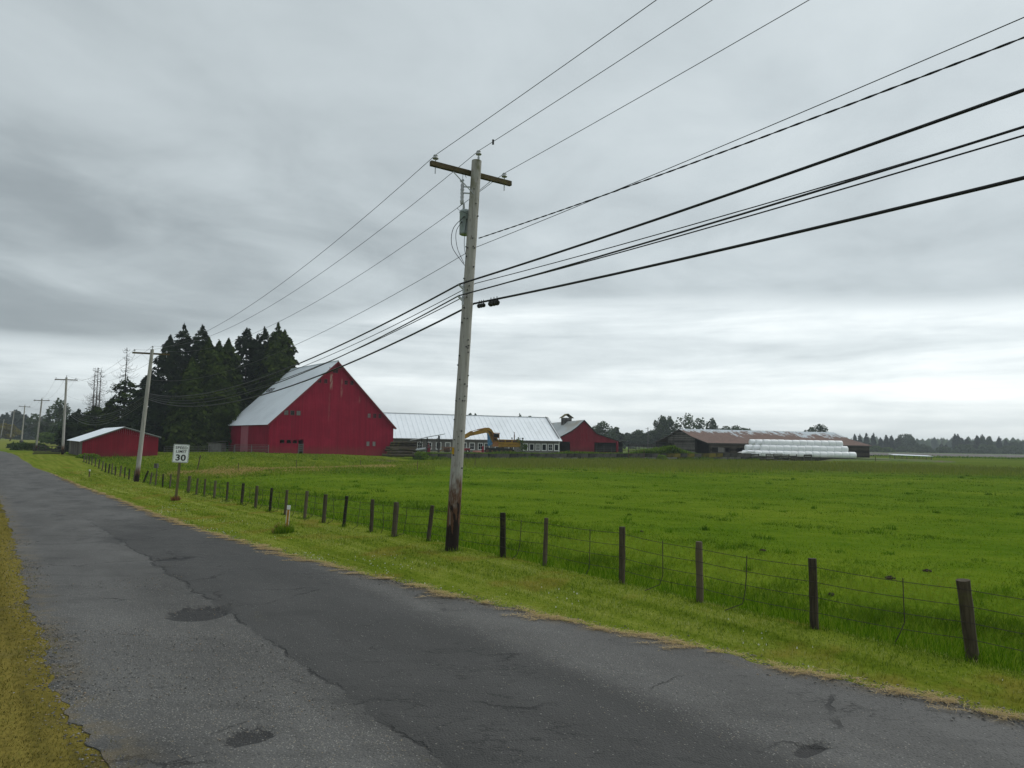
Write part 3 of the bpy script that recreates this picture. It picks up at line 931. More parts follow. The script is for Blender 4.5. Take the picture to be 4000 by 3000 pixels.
# tall seed heads on the far side of the pasture
x_, y_ = polar(90000, 72, 117, -20, 44, p=.4)
k = NR.random(len(x_)) < sm(74, 92, y_ + 8 * vnoise(x_, y_, .16)) * sm(-16, 6, x_)
x_, y_ = x_[k], y_[k]
blades('seeding_grass', x_, y_, tz(x_, y_) - .02, .28 + .3 * NR.random(len(x_)), np.full(len(x_), .075), .35, M['blade_field'], 'tall brownish seeding grass in the far part of the field', tint=.55 + .45 * NR.random(len(x_)))
# bank below the red barn
x_, y_ = polar(60000, 62, 108, -31, -6, p=.4)
k = NR.random(len(x_)) < .5 + .5 * vnoise(x_, y_, .6)
x_, y_ = x_[k], y_[k]
blades('bank_grass', x_, y_, tz(x_, y_) - .02, .09 + .16 * NR.random(len(x_)) ** 2, np.full(len(x_), .08), .9, M['blade_field'], 'uneven grass on the bank below the red barn', tint=.35 + .65 * NR.random(len(x_)))
# clover heads in the verge
n_ = 900
S_ = 3 + 32 * NR.random(n_)
N_ = edge_r(S_) + .2 + 1.6 * NR.random(n_) ** 2
k = NR.random(n_) < sm(.0, .5, vnoise(S_ * 1.3, N_ * 2, 1.0))
S_, N_ = S_[k], N_[k]
x_, y_ = road_xy(S_, N_)
blades('clover_heads', x_, y_, tz(x_, y_) + verge_dz(S_, N_) + .035, np.full(len(x_), .022), np.full(len(x_), .024), .2, M['clover'], 'tiny white clover heads in the mown verge')
# left roadside
x_, y_ = polar(100000, 5.0, 48, -47, -20)
s_, n_ = sn_of(x_, y_)
k = (n_ < edge_l(s_) + .02 - .10 + .16 * vnoise(x_, y_, 3) + .13 * NR.standard_normal(len(n_))) & (n_ > -6)
x_, y_ = x_[k], y_[k]
r_ = np.hypot(x_, y_)
s_, n_ = sn_of(x_, y_)
blades('mossy_grass', x_, y_, tz(x_, y_) + .047 + .05 * sm(0, 1.5, edge_l(s_) - n_), .010 + .022 * NR.random(len(x_)), np.maximum(.005, .0009 * r_), 1.2, M['blade_gold'], 'short golden moss and grass at the left edge of the road')
# dry mowings blown onto the tarmac edge: tongues drifting in from the verge
PX, PY = [], []
for _ in range(370):
    s0 = -2 + 66 * rnd.random() ** 1.8
    n0 = float(edge_r(s0)) - rnd.uniform(-.12, .06)
    x0, y0 = road_xy(s0, n0)
    ln_ = rnd.uniform(.15, .75) * rnd.random() ** .4
    k_ = int(40 + 130 * ln_)
    t = NR.random(k_) ** 1.3
    dx_, dy_ = -.97, rnd.uniform(-.28, .18)
    cv_ = rnd.uniform(-.16, .16)
    PX.append(x0 + dx_ * ln_ * t + NR.normal(0, .022, k_))
    PY.append(y0 + dy_ * ln_ * t + cv_ * t * t + NR.normal(0, .022, k_) * (1.2 - .7 * t))
S_ = -3 + 75 * NR.random(17000) ** 1.7
S_ = S_[NR.random(len(S_)) < .25 + .75 * sm(-.1, .5, vnoise(S_ * 2.2, S_ * .7, 1.0))]
N_ = edge_r(S_) + NR.normal(.03, .085, len(S_)) * (1 - .5 * sm(14, 30, S_)) + .07 * np.sin(S_ * 2.3) * np.sin(S_ * .9 + 1)
x_, y_ = road_xy(S_, N_)
x_, y_ = np.concatenate(PX + [x_]), np.concatenate(PY + [y_])
blades('dry_mowings', x_, y_, tz(x_, y_) + .064 + .022 * NR.random(len(x_)), .07 + .10 * NR.random(len(x_)), np.maximum(.005, .0008 * np.hypot(x_, y_)), 1.0, M['straw'], 'dry straw-coloured mowings along the right edge of the road', flat=True)
# cut grass left lying in a strip across the pasture
n_ = 30000
u_ = -.50 + .40 * NR.random(n_)
y_ = 62 + 32 * np.interp((u_ + .5) / .4, [.05, .35, .55, .8, .95], [.06, .13, .20, .55, .8]) + 2.6 * NR.standard_normal(n_) * (.6 + .4 * np.sin(u_ * 60))
x_ = u_ * y_
k = NR.random(n_) < sm(-.5, .3, vnoise(x_, y_ * .6, .8)) * sm(-.5, -.42, u_) * (1 - sm(-.16, -.10, u_))
x_, y_ = x_[k], y_[k]
blades('cut_grass', x_, y_, tz(x_, y_), .06 + .10 * NR.random(len(x_)), np.full(len(x_), .07), 1.4, M['cut'], 'strip of dry cut grass lying across the pasture below the red barn')


def pebbles(name, n_, sr, nr2, size, label):
    S_ = sr[0] + (sr[1] - sr[0]) * NR.random(n_) ** 1.4
    N_ = nr2(S_)
    x_, y_ = road_xy(S_, N_)
    z_ = tz(x_, y_) + .052
    sz = size[0] + (size[1] - size[0]) * NR.random(n_) ** 2.5
    oc = np.array([[1, 0, 0], [0, 1, 0], [-1, 0, 0], [0, -1, 0], [0, 0, .65], [0, 0, -.5]], float)
    of = np.array([[0, 1, 4], [1, 2, 4], [2, 3, 4], [3, 0, 4], [1, 0, 5], [2, 1, 5], [3, 2, 5], [0, 3, 5]])
    an = NR.random(n_) * PI
    jit = 1 + .35 * (NR.random((n_, 6, 1)) - .5)
    p = oc[None] * jit * sz[:, None, None] * .5
    p[:, :, 0] *= 1.35
    q = p.copy()
    q[:, :, 0] = p[:, :, 0] * np.cos(an)[:, None] - p[:, :, 1] * np.sin(an)[:, None]
    q[:, :, 1] = p[:, :, 0] * np.sin(an)[:, None] + p[:, :, 1] * np.cos(an)[:, None]
    q += np.stack([x_, y_, z_], -1)[:, None]
    f_ = (np.arange(n_)[:, None, None] * 6 + of[None]).reshape(-1, 3)
    m_, nn = new_mat(name)
    col = nn.ramp(nn.attr('tint'), [(0, (.045, .045, .043)), (.45, (.13, .127, .115)), (.8, (.25, .245, .225)), (1, (.24, .17, .10))])
    nn.out(nn.bsdf(col, .8))
    return tag(np_obj(name, q.reshape(-1, 3), f_, m_, kind='stuff', attrs={'tint': np.repeat(NR.random(n_), 6)}), label)


pebbles('loose_gravel', 9000, (2.5, 16), lambda S_: 1.1 + 2.5 * NR.random(len(S_)), (.006, .024), 'loose stones on the worn left part of the road')
pebbles('edge_gravel', 9000, (2.5, 30), lambda S_: edge_r(S_) + NR.normal(.0, .16, len(S_)), (.006, .035), 'small stones along the right edge of the road')

pebbles('left_edge_gravel', 7000, (2.5, 24), lambda S_: edge_l(S_) + NR.normal(.06, .16, len(S_)), (.006, .032), 'small stones along the left edge of the road')

# ------------------------------------------------------------------ building helpers
UP = V((0, 0, 1))


def board_wall(name, parent, mat, org, ax, length, top, openings=(), bw=.25, th=.035, base=0.0, horizontal=False, jit=.012, a0=0.0):
    """boarded wall in the vertical plane through ORG along AX; TOP(a) is its upper edge; OPENINGS are (a0, a1, z0, z1) left out.
    Separate boards with gaps and uneven depth."""
    org, ax = V(org), V(ax).normalized()
    nrm = ax.cross(UP)
    mb = MB()

    def board(p, d0):
        lo = [org + ax * a + UP * z + nrm * 0.0 for a, z in p]
        hi = [org + ax * a + UP * z + nrm * d0 for a, z in p]
        mb.add(lo + hi, [(4, 5, 6, 7), (0, 1, 5, 4), (1, 2, 6, 5), (2, 3, 7, 6), (3, 0, 4, 7)])

    g = .012
    if not horizontal:
        cuts = {round(a0 + i * bw, 4) for i in range(int(length / bw) + 2) if i * bw < length} | {a0 + length}
        for o in openings:
            cuts |= {o[0], o[1]}
        cuts = sorted(c for c in cuts if a0 <= c <= a0 + length + 1e-6)
        for c0, c1 in zip(cuts, cuts[1:]):
            if c1 - c0 < .03:
                continue
            m_ = (c0 + c1) / 2
            holes = sorted((o[2], o[3]) for o in openings if o[0] - 1e-6 <= c0 and c1 <= o[1] + 1e-6)
            z = base
            spans = []
            for h0, h1 in holes:
                if h0 > z + .02:
                    spans.append((z, h0))
                z = max(z, h1)
            spans.append((z, None))
            d0 = th + jit * (rnd.random() - .5)
            gg = g if c1 - c0 > .1 else .0
            for z0, z1 in spans:
                t0, t1 = (top(c0), top(c1)) if z1 is None else (z1, z1)
                if min(t0, t1) <= z0 + .02:
                    if max(t0, t1) <= z0 + .02:
                        continue
                    t0, t1 = max(t0, z0 + .01), max(t1, z0 + .01)
                board([(c0 + gg / 2, z0), (c1 - gg / 2, z0), (c1 - gg / 2, t1), (c0 + gg / 2, t0)], d0)
    else:
        z = base
        ztop = max(top(a0 + length * i / 60) for i in range(61))
        while z < ztop - .03:
            z1 = min(z + bw, ztop)
            zm = (z + z1) / 2
            al = [a0 + length * i / 240 for i in range(241) if top(a0 + length * i / 240) >= zm]
            if not al:
                break
            segs = [(al[0], al[-1])]
            for o in openings:
                if o[2] < zm < o[3]:
                    segs = [q for s0, s1 in segs for q in ((s0, min(s1, o[0])), (max(s0, o[1]), s1)) if q[1] - q[0] > .05]
            for s0, s1 in segs:
                d0 = th + jit * 2 * (rnd.random() - .5)
                sag = .03 * (rnd.random() - .5)
                board([(s0 + .02 * rnd.random(), z + g), (s1 - .02 * rnd.random(), z + g + sag), (s1, z1 + sag), (s0, z1)], d0)
            z = z1
    return mb.build(name, mat, parent, kind='stuff')


def roof_sheet(mb, org, u, wid, v_, lng, pitch=.6, rib=.03, th=.02):
    """one continuous ribbed metal sheet: WID along U (the eave), LNG along V (up the slope)"""
    u, v_ = V(u).normalized(), V(v_).normalized()
    n_ = u.cross(v_)
    if n_.z < 0:
        n_ = -n_
    prof = [(0.0, 0.0)]
    k = max(1, round(wid / pitch))
    p = wid / k
    for i in range(k):
        a = i * p
        prof += [(a + p - .10, 0), (a + p - .07, rib), (a + p - .03, rib), (a + p, 0)]
    vs, m_ = [], len(prof)
    for e in (0, 1):
        for a, h in prof:
            vs.append(V(org) + u * a + v_ * (lng * e) + n_ * (h + th))
    for e in (0, 1):
        for a, h in prof:
            vs.append(V(org) + u * a + v_ * (lng * e) + n_ * h)
    fs = []
    for i in range(m_ - 1):
        fs += [(i, i + 1, m_ + i + 1, m_ + i), (2 * m_ + i + 1, 2 * m_ + i, 3 * m_ + i, 3 * m_ + i + 1), (2 * m_ + i, 2 * m_ + i + 1, i + 1, i), (m_ + i, m_ + i + 1, 3 * m_ + i + 1, 3 * m_ + i)]
    fs += [(0, m_, 3 * m_, 2 * m_), (m_ - 1, 3 * m_ - 1, 4 * m_ - 1, 2 * m_ - 1)]
    return mb.add(vs, fs)


def panel_slope(parent, org, u, length, v_, lng, mat, width=.95, rows=1, name='roof_panel', pitch=.5, rib=.035):
    """a roof slope of separate sheets that share their mesh; each is a part"""
    u, v_ = V(u).normalized(), V(v_).normalized()
    n_ = u.cross(v_)
    flip = n_.z < 0
    if flip:
        n_ = -n_
    k = round(length / width)
    wd = length / k
    mb = MB()
    rl = lng / rows
    roof_sheet(mb, (0, 0, 0), (1, 0, 0), wd - .004, (0, 1, 0) if not flip else (0, 1, 0), rl + (.12 if rows > 1 else 0), pitch, rib)
    me = mb.mesh(name, mat)
    B = Matrix((u, v_, u.cross(v_))).transposed()
    for j in range(rows):
        for i in range(k):
            o = bpy.data.objects.new(name, me)
            p = V(org) + u * (i * wd) + v_ * (j * rl) + n_ * (.004 * rnd.random() + .022 * j + .003)
            mm = B.to_4x4()
            mm.translation = p
            put(o, parent)
            o.matrix_local = mm
            if flip:
                o.matrix_local = mm @ Matrix.Scale(-1, 4, (0, 0, 1))


def window(parent, org, ax, a, z, w_, h, fmat, pmat, bars=True, fw=.07, name='window', proud=.04):
    """sash window: frame with glazing bars, pane set back in it"""
    org, ax = V(org), V(ax).normalized()
    nrm = ax.cross(UP)

    def P(a_, z_, d=0.0):
        return org + ax * a_ + UP * z_ + nrm * d
    f = MB()
    d = proud
    f.bar(P(a - w_ / 2 - fw / 2, z - h / 2 - fw, d), P(a - w_ / 2 - fw / 2, z + h / 2 + fw, d), fw, .05, nrm)
    f.bar(P(a + w_ / 2 + fw / 2, z - h / 2 - fw, d), P(a + w_ / 2 + fw / 2, z + h / 2 + fw, d), fw, .05, nrm)
    f.bar(P(a - w_ / 2, z - h / 2 - fw / 2, d), P(a + w_ / 2, z - h / 2 - fw / 2, d), fw, .06, nrm)
    f.bar(P(a - w_ / 2, z + h / 2 + fw / 2, d), P(a + w_ / 2, z + h / 2 + fw / 2, d), fw, .05, nrm)
    if bars:
        f.bar(P(a, z - h / 2, d - .012), P(a, z + h / 2, d - .012), .03, .03, nrm)
        f.bar(P(a - w_ / 2, z, d - .014), P(a + w_ / 2, z, d - .014), .03, .026, nrm)
    o = f.build(name, fmat, parent)
    g = MB()
    g.bar(P(a, z - h / 2 - .005, d - .035), P(a, z + h / 2 + .005, d - .035), w_ + .01, .012, nrm)
    g.build('pane', pmat, o)
    return o


# ------------------------------------------------------------------ the big red barn
BA = V((-35.7, 105.0, .86))
barn = thing('red_barn', 'tall red boarded barn with steep pale metal roof in front of dark conifers', 'barn', BA, R(39))
BW, BL, BE, BP = 20.75, 18.3, 4.45, 14.35
slope = (BP - BE) / (BW / 2)


def gtop(a):
    return BE + slope * (BW / 2 - abs(a - BW / 2)) - .05


opn = [(9.62, 10.5, 12.5, 13.15)] + [(a - .33, a + .33, 1.40, 1.88) for a in (2.0, 3.03, 3.98)] + [(4.52, 5.3, 0, 1.95)]
board_wall('front_wall', barn, M['red'], (0, 0, -.5), (1, 0, 0), BW, lambda a: gtop(a) + .5, [(a, b, c + .5, d + .5) if c > 0 else (a, b, 0, d + .5) for a, b, c, d in opn], bw=.26)
board_wall('side_wall', barn, M['red'], (0, BL, -.6), (0, -1, 0), BL, lambda a: BE + .55, [(BL - 12.2, BL - 8.9, 0, 4.35)], bw=.26)
board_wall('side_wall', barn, M['red'], (BW, 0, -.6), (0, 1, 0), BL, lambda a: BE + .55, bw=.26)
board_wall('rear_wall', barn, M['red'], (BW, BL, -.6), (-1, 0, 0), BW, lambda a: gtop(a) + .6, bw=.5)
# loft floor keeps the inside dark, as the hay does
MB().box((BW / 2, BL / 2, 4.15), (BW - .4, BL - .4, .15)).build('loft_floor', M['darkwood'], barn)
sl = V((BW / 2, 0, BP - BE)).normalized()
oh = .62
for side in (0, 1):
    mb = MB()
    if side == 0:
        ev = V((0, 0, BE)) - sl * oh
        u_, v__ = V((0, 1, 0)), sl
        org = ev + V((0, -.38, .02))
    else:
        s2 = V((-sl.x, 0, sl.z))
        ev = V((BW, 0, BE)) - s2 * oh
        u_, v__ = V((0, 1, 0)), s2
        org = ev + V((0, -.38, .02))
    L = math.hypot(BW / 2, BP - BE) + oh
    roof_sheet(mb, org, u_, BL + .9, v__, L, 1.05, .022, .03)
    rf = mb.build('roof', M['roof_main'], barn)
    # barge board under the edge and rafter tails
    t = MB()
    nn_ = V((-sl.z, 0, sl.x)) if side == 0 else V((sl.z, 0, sl.x))
    t.bar(org + V((0, .06, 0)) - nn_ * .13, org + v__ * (L - .05) + V((0, .06, 0)) - nn_ * .13, .05, .22, nn_)
    t.build('barge_board', M['red_trim'], barn)
    tr = MB()
    for i in range(22):
        yy = .3 + i * (BL - .4) / 21
        tr.bar(ev + V((0, yy, -.09)) + v__ * .04, ev + V((0, yy, -.09)) + v__ * .62, .07, .12)
    tr.build('rafter_tails', M['red_trim'], barn, kind='stuff')
MB().tube([(BW / 2, -.4, BP + .10), (BW / 2, BL + .55, BP + .10)], .09, 6).build('ridge_cap', M['roof_main'], barn)
# hay hood: the little braced triangle under the peak
h = MB()
h.bar((9.0, -.16, 13.2), (11.75, -.16, 13.2), .14, .14)
for dx in (-.42, 0, .42):
    h.bar((BW / 2 + dx, -.14, 13.27), (BW / 2 + dx * .7, -.14, 14.1 - abs(dx) * .8), .09, .09)
h.build('hay_hood_frame', M['red_trim'], barn)
for a in (2.42, 3.38, 4.34):
    window(barn, (0, -.035, 0), (1, 0, 0), a, 5.95, .5, .56, M['greywood'], M['window'] if a == 3.38 else M['window_grey'])
for a in (7.5, 8.52, 11.95, 12.95):
    window(barn, (0, -.035, 0), (1, 0, 0), a, 11.1, .48, .58, M['red_trim'], M['window'])
for a in (16.2, 17.2, 18.17):
    window(barn, (0, -.035, 0), (1, 0, 0), a, 6.0, .5, .62, M['red_trim'], M['window_grey'] if a < 17 else M['window'])
for a in (16.15, 17.25):
    window(barn, (0, -.035, 0), (1, 0, 0), a, 1.45, .55, .7, M['red_trim'], M['window_grey'], bars=False)
window(barn, (0, -.035, 0), (1, 0, 0), 10.06, 12.8, .84, .52, M['red_trim'], M['window'])
for a in (2.0, 3.03, 3.98):                                     # frames of the open hatches
    MB().bar((a - .38, -.05, 1.37), (a + .38, -.05, 1.37), .05, .06).build('hatch_sill', M['red_trim'], barn)
    MB().bar((a - .38, -.05, 1.91), (a + .38, -.05, 1.91), .05, .06).build('hatch_lintel', M['red_trim'], barn)
hd = MB()
for i, zz in enumerate((.25, .55, .85, 1.15)):
    hd.bar((4.5, -.09, zz), (5.3, -.09, zz + .03), .03, .14)
for aa_ in (4.56, 5.25):
    hd.bar((aa_, -.12, -.3), (aa_, -.12, 1.35), .09, .05)
hd.build('half_door', M['greywood'], barn, label='slatted grey half door in the dark doorway')
MB().box((-.05, 10.55, 1.95), (.06, 3.3, 4.4)).build('sliding_door', M['pink'], barn, label='faded pink sliding door panel')
MB().bar((-.1, 8.2, 4.22), (-.1, 15.2, 4.22), .06, .12).build('door_track', M['red_trim'], barn)
MB().box((-.12, 17.7, 2.6), (.08, .5, .9)).build('electric_box', M['rust'], barn)
# steel ladder frame lying on the roof
lf = MB()
p0 = V((5.75, 15.4, BE + slope * 5.75 + .16))
for k in range(3):
    lf.bar(p0 + V((.28 * k, 0, .27 * k)), p0 + V((.28 * k, 2.6, .27 * k)), .07, .07)
for k in range(3):
    lf.bar(p0 + V((0, 1.3 * k, 0)), p0 + V((.56, 1.3 * k, .54)), .07, .07)
lf.build('roof_hatch_frame', M['dark_steel'], barn)

# ------------------------------------------------------------------ long dairy barn with the white roof
dairy = thing('dairy_barn', 'long low grey barn with white framed windows under a white ribbed metal roof', 'barn', (10.2, 143.0, 1.0), R(19.5))
DL, DH, DE, DP = 38.0, 7.8, 2.35, 7.25        # length to the left (-x), half depth, eave, ridge
dwin = [-.95 - 1.33 * i for i in range(6)] + [-10.6, -15.6, -16.9, -18.6, -20.2, -21.8, -23.4, -25.2, -27.0, -28.8]
board_wall('front_wall', dairy, M['grey_wall'], (-DL, .55, -.3), (1, 0, 0), DL - .35, lambda a: DE + .62, [(DL + x - .42, DL + x + .42, .72, 2.0) for x in dwin], bw=.4)
board_wall('end_wall', dairy, M['grey_wall'], (-.35, .55, -.3), (0, 1, 0), 2 * DH - 1.1, lambda a: DE + .6 + (DP - DE) * (1 - abs(a + .55 - DH) / DH), bw=.4)
board_wall('rear_wall', dairy, M['grey_wall'], (-.35, 2 * DH - .55, -.3), (-1, 0, 0), DL - .4, lambda a: DE + .6, bw=.8)
for x in dwin:
    window(dairy, (0, .55, 0), (1, 0, 0), x, 1.06, .78, 1.12, M['white'], M['window'] if rnd.random() < .72 else M['window_grey'], bars=rnd.random() < .6, fw=rnd.uniform(.12, .17), proud=.05)
dd = MB().box((-13.0, .48, .95), (1.9, .06, 2.2))
dd.build('white_door', M['white'], dairy)
ds_ = V((0, DH, DP - DE)).normalized()
dl_ = math.hypot(DH, DP - DE)
panel_slope(dairy, (-DL, 0, DE), (1, 0, 0), DL + .1, ds_, dl_ + .05, M['roof_dairy'], .95, 1, pitch=.95, rib=.05)
mb = MB()
roof_sheet(mb, (-DL, 2 * DH, DE), (1, 0, 0), DL, V((0, -DH, DP - DE)), dl_ + .05, .6, .03)
mb.build('rear_roof', M['roof_dairy'], dairy)
t = MB()
t.bar((-DL, -.02, DE - .06), (.1, -.02, DE - .06), .06, .16)
t.bar((.13, 0, DE - .02), V((.13, 0, DE - .02)) + ds_ * dl_, .06, .2)
t.build('fascia', M['concrete'], dairy)
MB().bar((-DL, DH, DP + .09), (.1, DH, DP + .09), .35, .05).build('ridge_cap', M['roof_old'], dairy)
MB().bar((-.38, .5, -.3), (-.38, .5, DE + .2), .14, .10).build('corner_trim', M['white'], dairy)

# ------------------------------------------------------------------ red barn with sweeping roof and cupola
B3 = thing('sweep_roof_barn', 'red barn with roof sweeping over an open bay and mossy cupola on its ridge', 'barn', (11.0, 157.3, 1.15), R(11.6))
PR3 = [(0, 3.35), (2.3, 4.55), (3.75, 5.6), (5.3, 7.05), (8.25, 4.15), (12.8, 2.75), (15.7, 2.4)]


def top3(a):
    return float(np.interp(a, [p[0] for p in PR3], [p[1] for p in PR3])) - .06


LB3 = 31.0
board_wall('front_wall', B3, M['red_faded'], (0, 0, 0), (1, 0, 0), 13.4, top3, [(0, 2.1, 0, 2.15), (7.75, 12.85, 0, 2.1)], bw=.3, base=-.2)
board_wall('side_wall', B3, M['red_faded'], (0, LB3, 0), (0, -1, 0), LB3, lambda a: 3.2, [(LB3 - 5, LB3, 0, 2.2)], bw=.5, base=-.2)
board_wall('rear_wall', B3, M['darkwood'], (15.5, LB3, 0), (-1, 0, 0), 15.5, lambda a: top3(15.5 - a), bw=.5, base=-.2)
board_wall('side_wall', B3, M['darkwood'], (15.5, 3.2, 0), (0, 1, 0), LB3 - 3.2, lambda a: 2.3, bw=.5, base=-.2)
board_wall('inner_wall', B3, M['darkwood'], (.1, 6.5, 0), (1, 0, 0), 15.3, lambda a: 2.2, bw=.5, base=-.2)
for (a0_, z0_), (a1_, z1_) in zip(PR3, PR3[1:]):
    mb = MB()
    d_ = V((a1_ - a0_, 0, z1_ - z0_))
    if a0_ == 0:
        roof_sheet(mb, V((a0_, -.3, z0_)) - d_.normalized() * .4, (0, 1, 0), LB3 + .5, d_, d_.length + .4, .7, .025)
    else:
        roof_sheet(mb, V((a0_, -.3, z0_)), (0, 1, 0), LB3 + .5, d_, d_.length, .7, .025)
    mb.build('roof', M['roof_old'], B3)
t = MB()
for (a0_, z0_), (a1_, z1_) in zip(PR3, PR3[1:]):
    t.bar((a0_, -.28, z0_ - .1), (a1_, -.28, z1_ - .1), .05, .2)
t.build('barge_board', M['darkwood'], B3)
pb = MB()
pb.bar((13.1, -.05, -.2), (13.1, -.05, 2.6), .5, .2)
pb.build('bay_post', M['red_faded'], B3)
mr = MB()
for zz in (.35, .75, 1.1):
    mr.bar((7.8, .6, zz), (15.3, .6, zz), .05, .1)
for a in (8.4, 10.2, 12.0, 14.6):
    mr.bar((a, .66, -.2), (a, .66, 1.3), .12, .12)
mr.build('feed_rail', M['greywood'], B3)
cu = MB()
cu.box((5.3, 14.2, 7.0), (2.0, 2.4, 1.9))
cup = cu.build('cupola', M['greywood'], B3)
lo = MB()
for zz in range(5):
    lo.bar((4.45, 12.96, 6.65 + zz * .2), (6.15, 12.96, 6.65 + zz * .2), .04, .12)
    lo.bar((4.26, 13.2, 6.65 + zz * .2), (4.26, 15.2, 6.65 + zz * .2), .04, .12)
lo.build('cupola_louvres', M['darkwood'], cup)
cr_ = MB()
cr_.prism([(3.8, 7.85), (5.3, 8.95), (6.8, 7.85), (5.3, 8.78)], 3.2, lambda p, t_: V((p[0], 12.6 + t_, p[1])))
cr_.build('cupola_roof', M['mossroof'], cup)

# ------------------------------------------------------------------ long shed with the rusted roof
RS = thing('rusty_roof_shed', 'long low grey boarded shed under a rust streaked metal roof behind white bales', 'shed', (35.3, 148.0, 1.0), R(15.6))
RL, RHW = 37.3, 11.2
PRS = [(-11.2, 2.55), (-5, 3.8), (0, 5.3), (5.0, 3.75), (11.2, 2.45)]   # across the gable: + is the near side (local -y)


def tops(a):
    return float(np.interp(a, [p[0] for p in PRS], [p[1] for p in PRS])) - .08


# gable end at local x = 0, seen along +x
board_wall('gable_wall', RS, M['greyboards'], (0, 0, 0), (0, -1, 0), 11.2, tops, [(-5.5, -2.9, 0, 2.45)], bw=.24, horizontal=True, base=-.2, a0=-5.5, jit=.02)
ph = MB()
for aa_ in (-11.0, -2.9, 5.75, 11.0):
    ph.bar((.05, -aa_, -.4), (.05, -aa_, tops(aa_)), .2, .2)
ph.build('bay_posts', M['darkwood'], RS, kind='stuff')
board_wall('front_wall', RS, M['darkboards'], (0, -11.0, 0), (1, 0, 0), RL, lambda a: 2.45, [(.6, 4.5, .55, 1.6), (6.0, 10.2, .55, 1.6), (11.5, 16, .5, 1.6)], bw=.3, horizontal=True, base=-.2)
board_wall('rear_wall', RS, M['darkwood'], (RL, 11.0, 0), (-1, 0, 0), RL, lambda a: 2.5, bw=.5, base=-.2)
board_wall('end_wall', RS, M['greywood'], (RL, -11.0, 0), (0, 1, 0), 22, lambda a: tops(11 - a), bw=.4, base=-.2)
board_wall('inner_wall', RS, M['darkwood'], (3.5, 11, 0), (0, -1, 0), 22, lambda a: tops(a - 11) - .1, bw=.6, base=-.2)
MB().box((2.6, -10.98, 1.1), (1.4, .06, 1.1)).build('plywood_panel', M['grey_wall'], RS)
for (a0_, z0_), (a1_, z1_), rows in ((PRS[4], PRS[3], 1), (PRS[3], PRS[2], 1)):
    d_ = V((0, a0_ - a1_, z1_ - z0_))
    panel_slope(RS, (-.5, -a0_, z0_), (1, 0, 0), RL + 1.0, d_, d_.length + .06, M['roof_rusty'], .98, rows, pitch=.33, rib=.025)
for (a0_, z0_), (a1_, z1_) in ((PRS[0], PRS[1]), (PRS[1], PRS[2])):
    mb = MB()
    d_ = V((0, a0_ - a1_, z1_ - z0_))
    roof_sheet(mb, (-.5, -a0_, z0_), (1, 0, 0), RL + 1, d_, d_.length, .6, .03)
    mb.build('rear_roof', M['roof_rusty'], RS)
t = MB()
for (a0_, z0_), (a1_, z1_) in zip(PRS, PRS[1:]):
    t.bar((-.42, -a0_, z0_ - .1), (-.42, -a1_, z1_ - .1), .05, .18)
t.bar((-.4, -11.15, 2.36), (RL + .4, -11.15, 2.36), .05, .16)
t.build('fascia', M['greywood'], RS)
g_ = MB()
for zz in (.5, .85, 1.2, 1.55):
    g_.bar((-.1, 10.9, zz), (-.1, 2.9, zz), .05, .09)
for yy in (10.8, 6.2, 3.0):
    g_.bar((-.14, yy, 0), (-.14, yy, 1.7), .1, .1)
g_.build('bay_rails', M['darkwood'], RS)

# ------------------------------------------------------------------ small red shed on the left
SS = thing('roadside_shed', 'low red shed with bare grey side boards and bright metal roof behind the roadside poles', 'shed', (-52.9, 88.0, .1), R(35))
PSS = [(-.35, 2.02), (4.45, 3.95), (8.75, 2.72)]


def topss(a):
    return float(np.interp(a, [p[0] for p in PSS], [p[1] for p in PSS])) - .05


SLN = 24.0
board_wall('front_wall', SS, M['red_faded'], (0, 0, 0), (1, 0, 0), 8.45, topss, bw=.22, base=-.6)
board_wall('side_wall', SS, M['sideboards'], (0, SLN, 0), (0, -1, 0), SLN, lambda a: 2.1, bw=.28, base=-.6, jit=.03)
board_wall('side_wall', SS, M['red_faded'], (8.45, 0, 0), (0, 1, 0), SLN, lambda a: 2.7, bw=.4, base=-.6)
board_wall('rear_wall', SS, M['darkwood'], (8.45, SLN, 0), (-1, 0, 0), 8.45, lambda a: topss(8.45 - a), bw=.5, base=-.6)
for (a0_, z0_), (a1_, z1_) in ((PSS[0], PSS[1]), (PSS[2], PSS[1])):
    mb = MB()
    d_ = V((a1_ - a0_, 0, z1_ - z0_))
    roof_sheet(mb, (a0_, -.3, z0_), (0, 1, 0), SLN + .6, d_, d_.length, .65, .02)
    mb.build('roof', M['roof_small'], SS)
t = MB()
for (a0_, z0_), (a1_, z1_) in zip(PSS, PSS[1:]):
    t.bar((a0_, -.26, z0_ - .09), (a1_, -.26, z1_ - .09), .04, .14)
t.build('barge_board', M['greywood'], SS)

# ------------------------------------------------------------------ farmyard behind its wall of concrete blocks
yard_m, n = new_mat('farmyard_weeds')
p = n.pos()
f = n.m('ADD', n.m('MULTIPLY', n.noise(p, .35, 5, .6), .6), n.m('MULTIPLY', n.noise(p, 3, 4, .7), .4))
n.out(n.bsdf(n.ramp(f, [(.35, (.045, .085, .012)), (.5, (.085, .13, .02)), (.6, (.12, .10, .06)), (.7, (.14, .13, .11))]), .95, n.bump(f, .8, .1)))
WX0, WX1 = -15.6, 40.0


def wall_y(x):
    return 118.0 + .02 * (x + 15)


def wall_top(x):
    return .80 + .018 * (x + 13)


